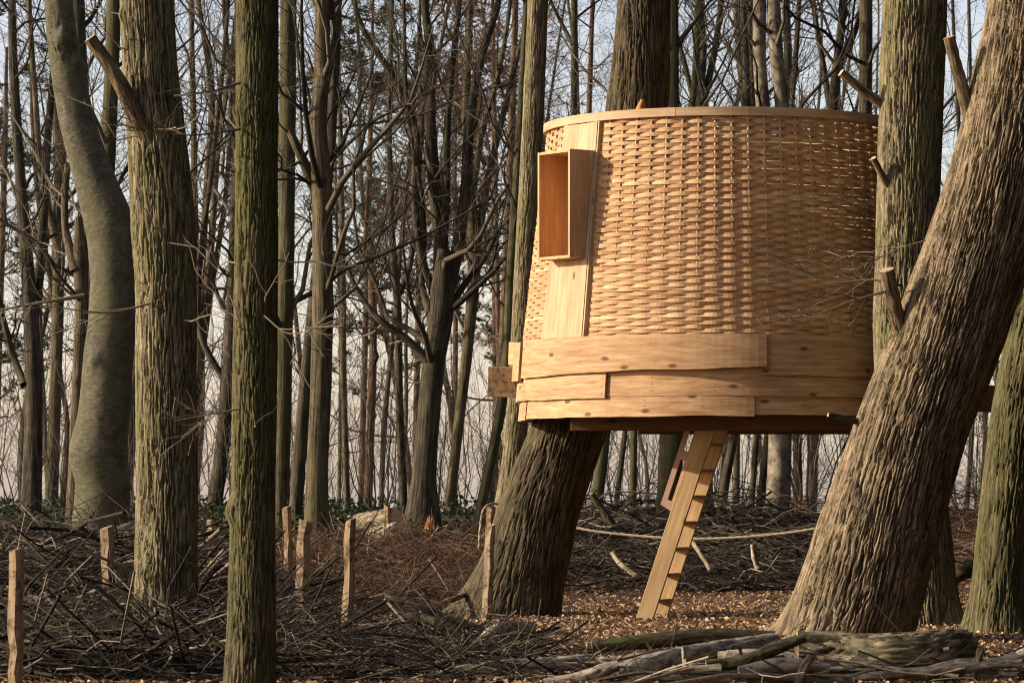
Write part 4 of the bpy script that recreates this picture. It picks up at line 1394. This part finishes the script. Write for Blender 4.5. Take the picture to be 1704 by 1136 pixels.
def rope(label, pts, r, name='rope', seed=0):
    path, _, s = catmull([tuple(p) for p in pts], [r] * len(pts), max(40, int(sum((Vector(pts[i + 1]) - Vector(pts[i])).length for i in range(len(pts) - 1)) / 0.022)))
    t, u, v = frames(path[None])
    u, v = u[0], v[0]
    strands = []
    for k in range(3):
        a = s / (r * 5.5) * 2 * math.pi / 3 + k * 2 * math.pi / 3
        strands.append(path + (u * np.cos(a)[:, None] + v * np.sin(a)[:, None]) * r * 0.52)
    st = np.array(strands)
    vv, q = tubes(st, np.full(st.shape[:2], r * 0.56), 6)
    o = obj(name, mesh_np(name, vv, q, mats=[M['rope']]))
    tag(o, label, 'rope')


RD = rope_post_D
pts = [P(797, 912, RD - 0.15), P(799, 880, RD - 0.12), P(806, 846, RD - 0.08), P(818, 838, RD), P(835, 839, RD + 0.05), P(900, 862, RD), P(965, 879, RD - 0.2), P(1060, 891, RD - 0.4), P(1150, 896, RD - 0.6), P(1250, 892, RD - 0.8), P(1345, 881, RD - 1.0), P(1400, 870, RD - 1.1)]
rope('pale hemp rope sagging behind the ladder between the two leaning oaks', pts, 0.0130)
rope('rope end hanging down between the great leaning oak and the edge trunk', [P(1575, 800, 33.5), P(1575, 850, 33.5), P(1574, 900, 33.5), P(1572, 932, 33.5)], 0.014)


# ------------------------------------------------------------------ logs
def log(label, pts, radii, mat='log_grey', cut='cut', seed=0, name='log', nu=26, nv=46, depth=0.006, group=None, lump=0.09, cat='log', freq=30):
    pts = [Vector(p) for p in pts]
    me, _, _ = trunk_mesh(name, [tuple(p) for p in pts], radii, nu, nv, seed, depth, freq, 0.2, lump, None, 2, (M[mat], M[cut]), 0.6, 0)
    o = obj(name, me)
    tag(o, label, cat, group)
    return o


FG = 'logs of the foreground pile'


def L(label, px, r, D, mat='log_grey', seed=0, cut='cut', nu=26, depth=0.006, lump=0.09):
    """px: (px, row) along the log; r in px"""
    Ds = D if isinstance(D, (list, tuple)) else [D] * len(px)
    rr = r if isinstance(r, (list, tuple)) else [r] * len(px)
    return log(label, [P(a, b, d) for (a, b), d in zip(px, Ds)], [q_ / F * d for q_, d in zip(rr, Ds)], mat, cut, seed, 'log', nu, 44, depth, FG, lump)


L('thick rotten log with mossy bark on top of the pile under the great oak', [(1325, 1088), (1400, 1092), (1480, 1098), (1550, 1090), (1606, 1076)], [38, 44, 47, 43, 28], [20.6, 20.6, 20.5, 20.6, 20.8], 'log_moss', 1, 'bare', nu=110, depth=0.03, lump=0.16)
L('sawn mossy branch log lying above the rotten log at its left end', [(1326, 1062), (1400, 1066), (1470, 1078), (1540, 1086)], [12, 13, 12, 9], 20.55, 'log_moss', 2)
L('long pale grey log slanting up from the bottom edge under the ladder', [(985, 1150), (1060, 1118), (1140, 1096), (1215, 1082), (1290, 1068)], [22, 24, 22, 19, 15], [20.3, 20.5, 20.8, 21.1, 21.4], 'log_grey', 3, nu=40, depth=0.008)
L('dark log lying flat along the ground behind the pale slanting log', [(985, 1076), (1080, 1066), (1180, 1058), (1290, 1058)], [10, 13, 13, 9], 22.9, 'log_dark', 4, nu=34)
L('weathered trunk lying at the bottom edge below the carrying oak', [(690, 1142), (780, 1124), (880, 1114), (985, 1104)], [14, 19, 20, 17], [20.5, 20.7, 20.9, 21.1], 'log_grey', 5, 'orange_cut', nu=40, depth=0.012)
L('smooth pale branch between the weathered trunk and the slanting log', [(925, 1096), (1000, 1100), (1090, 1093), (1150, 1092)], [6, 8, 9, 7], 21.4, 'log_grey', 6)
L('short bleached branch pointing right at the lower middle', [(905, 1136), (960, 1128), (1010, 1112), (1030, 1106)], [8, 10, 11, 9], 20.2, 'log_grey', 7)
L('dark crooked branch resting across the rotten log from the left', [(1175, 1106), (1240, 1100), (1290, 1078), (1340, 1060)], [9, 12, 12, 8], 20.35, 'log_dark', 8)
L('sawn log end lying flat left of the rotten log', [(1138, 1131), (1170, 1129), (1205, 1130), (1215, 1130)], [9, 9, 9, 9], 20.15, 'log_grey', 9)
L('grey split branch under the dark crooked branch', [(1140, 1112), (1200, 1116), (1270, 1112), (1340, 1118)], [9, 8, 8, 6], 20.45, 'log_grey', 10)
L('thin mossy pole along the bottom right edge', [(1290, 1120), (1400, 1118), (1500, 1124), (1580, 1122)], [9, 9, 8, 7], 20.25, 'log_moss', 11)
L('brown sawn log running out of the right corner', [(1560, 1128), (1620, 1120), (1690, 1120)], [16, 18, 19], 20.3, 'log_grey', 12)
L('pale pole leaning up into the right edge', [(1630, 1112), (1680, 1098), (1730, 1080)], [9, 11, 12], 20.7, 'log_grey', 13)
L('thin branch poking out over the pile by the edge trunk', [(1560, 1107), (1620, 1100), (1700, 1108)], [6, 7, 7], 20.5, 'log_moss', 14)
L('upright lichen-grey broken stick in front of the edge trunk', [(1624, 1140), (1626, 1110), (1632, 1078)], [8, 7, 6], 20.0, 'log_moss', 15)
L('forked mossy stick standing up before the rotten log', [(1328, 1140), (1338, 1112), (1350, 1090)], [9, 8, 6], 19.9, 'log_moss', 16)
L('short splintered stick standing before the pale slanting log', [(1143, 1126), (1140, 1100), (1137, 1075)], [6, 5, 3], 20.3, 'log_grey', 17, nu=14)
L('short log stump end lying below the slanting log', [(1112, 1128), (1122, 1118), (1128, 1112)], [9, 10, 10], 20.3, 'log_moss', 18)
L('grey pole at the very bottom right of centre', [(1240, 1134), (1330, 1128), (1430, 1134)], [9, 9, 8], 20.05, 'log_grey', 19)
L('log with orange sawn end at the foot of the bark-patched stake', [(797, 1078), (822, 1056), (850, 1046), (885, 1044)], [15, 16, 14, 9], [23.8, 24.0, 24.4, 24.6], 'log_grey', 20, 'orange_cut', nu=36)
L('small second log with orange end below the first', [(795, 1096), (830, 1084), (880, 1076)], [8, 9, 7], [23.2, 23.4, 23.6], 'log_dark', 21, 'orange_cut')
L('dark bent branch running left from the stake foot', [(655, 1020), (710, 1030), (760, 1052), (782, 1084)], [6, 8, 9, 9], [24.6, 24.5, 24.2, 24.0], 'log_dark', 22)
L('upper dark branch sloping down towards the stake foot', [(640, 992), (700, 1010), (760, 1034), (806, 1046)], [5, 6, 7, 6], [24.8, 24.8, 24.9, 24.9], 'log_moss', 23)
L('mossy pole sloping down at the bottom left', [(105, 1130), (170, 1106), (250, 1088)], [8, 9, 8], 20.8, 'log_moss', 25)
L('thin pale forked branch at the bottom between the two left oaks', [(245, 1140), (288, 1082), (262, 1040), (258, 1010)], [4, 4, 3, 2], 20.4, 'log_grey', 26, nu=12)
L('dark straight pole along the left hedge bottom', [(10, 1092), (100, 1090), (200, 1096), (300, 1100)], [5, 6, 6, 5], 20.7, 'log_dark', 27)
L('brown log half buried in the left hedge', [(60, 1060), (140, 1052), (220, 1050)], [11, 12, 11], 22.5, 'log_dark', 28)
L('pale split log lying across the front of the rotten log', [(1230, 1120), (1300, 1106), (1380, 1114)], [12, 13, 11], 20.0, 'log_grey', 31)
L('bleached log end poking left from under the rotten log', [(1195, 1093), (1250, 1090), (1330, 1096)], [10, 11, 10], 20.8, 'log_grey', 32)
L('stout brown branch along the bottom under the ladder', [(1060, 1134), (1130, 1122), (1200, 1112)], [10, 11, 9], 20.1, 'log_moss', 33)
L('pale knotted branch beside the edge trunk foot', [(1540, 1120), (1600, 1108), (1660, 1112)], [11, 13, 10], 20.1, 'log_grey', 34)
L('long grey pole lying over the pile towards the right edge', [(1420, 1128), (1540, 1116), (1700, 1102)], [8, 8, 7], 19.95, 'log_grey', 35)
BG_ = 'felled wood on the bank'


def LB_(label, px, r, D, mat, seed, cut='cut', nu=26):
    o = L(label, px, r, D, mat, seed, cut, nu)
    o['group'] = BG_


LB_('upper sawn trunk end showing pale wood behind the small far stake', [(655, 859), (640, 862), (600, 868)], [15, 16, 15], [41.6, 41.9, 43.0], 'log_moss', 40, 'cut', 40)
LB_('lower sawn trunk end showing pale wood behind the small far stake', [(672, 880), (655, 882), (620, 890)], [13, 13, 12], [40.6, 40.9, 42.0], 'log_grey', 41, 'cut', 40)
LB_('grey sawn branch sticking out beside the sunlit oak foot', [(180, 884), (205, 878), (235, 868)], [5, 6, 6], [33, 33, 33], 'log_grey', 42)
LB_('mossy pale log lying on the bank before the carrying oak', [(700, 1014), (745, 1000), (785, 984)], [4, 5, 4], [30.6, 30.9, 31.2], 'log_moss', 43)
LB_('broken mossy branch in the far brush left of the ladder', [(1020, 920), (1035, 940), (1060, 958)], [5, 5, 4], [36.5, 36.3, 36], 'log_moss', 44)
LB_('mossy branch stub leaning in the far brush right of the ladder', [(1150, 898), (1165, 920), (1183, 948)], [4, 4, 4], [36.5, 36.2, 36], 'log_moss', 45)
LB_('dark branch stump jutting up in the far brush by the carrying oak', [(985, 822), (1000, 845), (1020, 872)], [5, 6, 7], [37.5, 37.5, 37.5], 'log_dark', 46)
LB_('black fallen log between the great oak and the edge trunk', [(1565, 972), (1600, 955), (1640, 930)], [10, 12, 12], [32, 32, 32], 'log_dark', 47)
LB_('small root snag in the leaf litter left of the great oak', [(1262, 945), (1256, 930), (1252, 905)], [6, 5, 3], [33, 33, 33], 'log_grey', 48, 'cut', 14)


def stump(label, px, row, w, D, h, seed):
    """splintered orange stump: a spiky fan of torn wood on a short bark foot"""
    rng = random.Random(seed)
    c0 = P(px, row, D)
    g = gzf(c0.x, D)
    root = thing('splintered_stump', label, 'stump', (c0.x, D, g))
    R_ = w / 2 / F * D
    me, _, _ = trunk_mesh('foot', [(c0.x, D, g - 0.1), (c0.x, D, g + 0.1), (c0.x, D, c0.z)], [R_ * 1.2, R_, R_], 20, 10, seed, 0.008, 30, 0.2, 0.08, None, True, (M['log_dark'], M['orange_cut']))
    child('foot', me, root)
    V, T_, BC = [], [], []
    for k in range(16):
        a = rng.uniform(0, 6.28)
        rr = R_ * rng.uniform(0.2, 0.85)
        x, y = c0.x + rr * math.cos(a), D + rr * math.sin(a)
        ww = R_ * rng.uniform(0.12, 0.3)
        hh = h * rng.uniform(0.3, 1.0)
        lx, ly = rng.uniform(-0.35, 0.35) * hh, rng.uniform(-0.2, 0.2) * hh
        b = len(V)
        for j in range(4):
            V.append((x + ww * math.cos(j * 1.57 + a), y + ww * math.sin(j * 1.57 + a), c0.z - 0.02))
        V.append((x + lx, y + ly, c0.z + hh))
        T_ += [(b + j, b + (j + 1) % 4, b + 4) for j in range(4)]
    BC = [(v[2], v[0], v[1]) for v in V]
    child('splinters', mesh_np('splinters', V, None, T_, smooth=False, bc=BC, mats=[M['orange_cut']]), root)


stump('splintered orange stump on the bank left of the carrying oak', 716, 880, 26, 40.5, 0.17, 3)
stump('splintered orange stump between the smooth beech and the great oak', 1334, 846, 26, 46.0, 0.2, 4)


# ------------------------------------------------------------------ brushwood, leaf litter, green cover
def brush(name, label, cat, pxr, Dr, hfun, count, lens, rads, mat, seed, kids=3, flat=0.22, xbias=0.7, wob=0.055):
    rng = np.random.default_rng(seed)
    D = rng.uniform(Dr[0], Dr[1], count)
    px = rng.uniform(pxr[0], pxr[1], count)
    x = (px - 852) / F * D
    g = gz(x, D)
    hh = hfun(px, D)
    z = g + 0.01 + hh * rng.uniform(0, 1, count) ** 0.9
    keep = hh > 0.01
    x, D, z = x[keep], D[keep], z[keep]
    n = len(x)
    a = np.where(rng.random(n) < xbias, rng.normal(0, 0.5, n), rng.uniform(0, math.pi, n)) + np.where(rng.random(n) < 0.5, math.pi, 0)
    pit = rng.normal(0, flat, n)
    d = np.stack([np.cos(a) * np.cos(pit), np.sin(a) * np.cos(pit), np.sin(pit)], -1)
    Lh = rng.uniform(lens[0], lens[1], n) ** 1.0
    s = np.linspace(-0.5, 0.5, 5)
    paths = np.stack([x, D, z], -1)[:, None] + d[:, None] * (Lh[:, None] * s[None])[..., None]
    w = np.cumsum(rng.normal(size=(n, 5, 3)) * (Lh * wob)[:, None, None], axis=1)
    paths = paths + w - w.mean(axis=1, keepdims=True)
    paths[:, :, 2] -= 0.10 * Lh[:, None] * (s[None] * 2) ** 2 * rng.uniform(-0.6, 1, n)[:, None]
    gg = gz(paths[:, :, 0], paths[:, :, 1])
    paths[:, :, 2] = np.maximum(paths[:, :, 2], gg + 0.006)
    r = rads[0] + (rads[1] - rads[0]) * rng.uniform(0, 1, n) ** 3
    R_ = r[:, None] * np.linspace(1, 0.45, 5)[None]
    K1 = grow(paths, R_, kids, (0.1, 1.0), (0.3, 0.9), (0.12, 0.5), 0.6, 0.02, 0.09, 4, rng, 0.4)
    K1[1][:] = np.maximum(K1[1], 0.0022)
    big = r > (rads[0] + rads[1]) / 2
    V, Q = join_tubes([(paths[big], R_[big], 6), (paths[~big], R_[~big], 3), K1 + (3,)])
    o = obj(name, mesh_np(name, V, Q, mats=[M[mat]]), kind='stuff')
    tag(o, label, cat)


def hump(px, D, p0, p1, d0, d1, h, soft=30):
    return h * sstep(p0 - soft, p0 + soft, px) * (1 - sstep(p1 - soft, p1 + soft, px)) * sstep(d0 - 1.5, d0 + 1.0, D) * (1 - sstep(d1 - 1, d1 + 1.5, D))


brush('brushwood', 'tangled dark dead hedge of cut branches filling the lower left', 'brushwood', (-60, 480), (20.1, 33), lambda p, d: (0.20 + 0.16 * sstep(22.5, 24, d) + 0.40 * sstep(25.9, 27.5, d) + 0.04 * np.sin(p * 0.03)) * (1 - 0.62 * sstep(290, 380, p)), 3000, (0.35, 1.7), (0.0025, 0.017), 'brush', 1, 2, 0.3, 0.5)
brush('red_brushwood', 'reddish brown heap of twigs on the bank behind the long stake', 'brushwood', (440, 860), (31.5, 41), lambda p, d: 0.15 + 0.33 * sstep(33, 36, d) - 0.26 * sstep(37.5, 40, d) + 0.05 * np.sin(p * 0.05), 1900, (0.3, 1.2), (0.0025, 0.010), 'brush_red', 2, 3, 0.4, 0.35)
brush('brushwood', 'loose dark twigs strewn below the long stake in front of the carrying oak', 'brushwood', (440, 860), (20.1, 26), lambda p, d: 0.24 * (1 - sstep(480, 640, p)) + 0.05, 620, (0.3, 1.4), (0.003, 0.012), 'brush', 3, 3)
brush('brushwood', 'low dark bank of branches behind the ladder and rope', 'brushwood', (930, 1420), (36.0, 43), lambda p, d: 0.16 + 0.42 * sstep(36, 38, d) + 0 * p, 1700, (0.3, 1.5), (0.003, 0.016), 'brush', 4, 2)
brush('branchwood', 'thick broken branches heaped under the foreground logs', 'brushwood', (860, 1730), (19.5, 21.6), lambda p, d: 0.03 + 0.09 * sstep(900, 1250, p), 60, (0.4, 1.5), (0.006, 0.026), 'brush_pale', 15, 2, 0.08, 0.85, 0.03)
brush('brushwood', 'sticks and twigs scattered among the foreground logs', 'brushwood', (700, 1720), (20.2, 22.0), lambda p, d: 0.05 + 0.05 * sstep(1100, 1300, p), 170, (0.25, 1.0), (0.003, 0.012), 'brush', 5, 2)
brush('brushwood', 'brown brush mound between the great oak and the edge trunk', 'brushwood', (1520, 1760), (34, 46), lambda p, d: 0.55 + 0 * p, 700, (0.3, 1.2), (0.003, 0.010), 'brush_red', 6, 3)
brush('brushwood', 'heap of twigs along the green bank at the far left', 'brushwood', (-60, 440), (33, 41), lambda p, d: 0.35 + 0 * p, 650, (0.3, 1.4), (0.003, 0.012), 'brush', 7, 3)


def litter():
    rng = np.random.default_rng(5)
    n = 115000
    D = rng.uniform(19.0, 47, n)
    px = rng.uniform(-80, 1790, n)
    x = (px - 852) / F * D
    keep = rng.random(n) < (D / 47) ** 0.6
    x, D = x[keep], D[keep]
    z = gz(x, D) + rng.uniform(0.004, 0.03, len(x))
    v, t = leaf_quads(np.stack([x, D, z], -1), (0.02, 0.062), rng, 0.5, 0.6)
    o = obj('leaf_litter', mesh_np('litter', v, None, t, smooth=False, mats=[M['leaf']]), kind='stuff')
    tag(o, 'curled dead orange brown leaves covering the forest floor', 'leaf litter')
    n = 16000
    D = rng.uniform(42, 52, n)
    px = np.concatenate([rng.uniform(-80, 560, 10000), rng.uniform(560, 860, 6000)])
    keep = rng.random(n) < np.where(px < 560, 1.0, 0.45)
    x = ((px - 852) / F * D)[keep]
    D = D[keep]
    z = gz(x, D) + rng.uniform(0.0, 1.0, len(x)) ** 2 * 0.22
    v, t = leaf_quads(np.stack([x, D, z], -1), (0.04, 0.09), rng, 0.8, 0.8)
    o = obj('ground_ivy', mesh_np('ivy', v, None, t, smooth=False, mats=[M['green']]), kind='stuff')
    tag(o, 'low green ivy and brambles carpeting the top of the bank', 'ground cover')


litter()


def added_shade_wood():
    """unseen evergreens added behind and right of the camera to cut skylight on the trunks"""
    rng = np.random.default_rng(9)
    V, T, off = [], [], 0
    TP, TR = [], []
    spots = []
    for a in np.linspace(math.radians(-30), math.radians(118), 40):
        for ring in (0, 1):
            R_ = 27 + ring * 5 + rng.uniform(-2, 2)
            aa = a + rng.normal() * 0.02
            # a = 0 looks back from the clearing to behind the camera, positive to the right
            spots.append((1.0 + R_ * math.sin(aa) * 0.8, 24 - R_ * math.cos(aa)))
    for y in np.arange(6, 47, 2.1):
        for k in (0, 1):
            spots.append((max(9.0, 0.17 * y + 4.2) + k * 3.2 + rng.uniform(-0.6, 0.6), y + rng.uniform(-0.7, 0.7)))
    for (x, y) in spots:
        if y > -4 and x < 0.16 * y + 3.6:
            continue
        h = rng.uniform(17, 24)
        n = 520
        f = rng.uniform(0.02, 1.0, n) ** 0.8
        rr = (1 - f) * 2.6 * np.sqrt(rng.uniform(0.1, 1, n)) + 0.1
        an = rng.uniform(0, 6.28, n)
        c = np.stack([x + rr * np.cos(an), y + rr * np.sin(an), f * h + 0.2], -1)
        v, t = leaf_quads(c, (0.7, 1.5), rng, 0.9, 0.5)
        V.append(v)
        T.append(t + off)
        off += len(v)
        TP.append([[x, y, z] for z in (-0.4, 3, 6, 9)])
        TR.append([0.2, 0.16, 0.12, 0.08])
    o = obj('added_shade_wood', mesh_np('wood', np.concatenate(V), None, np.concatenate(T), smooth=False, mats=[M['shade_leaf']]), kind='stuff')
    tag(o, 'dense dark evergreens added out of view to shade the clearing', 'wood')


added_shade_wood()
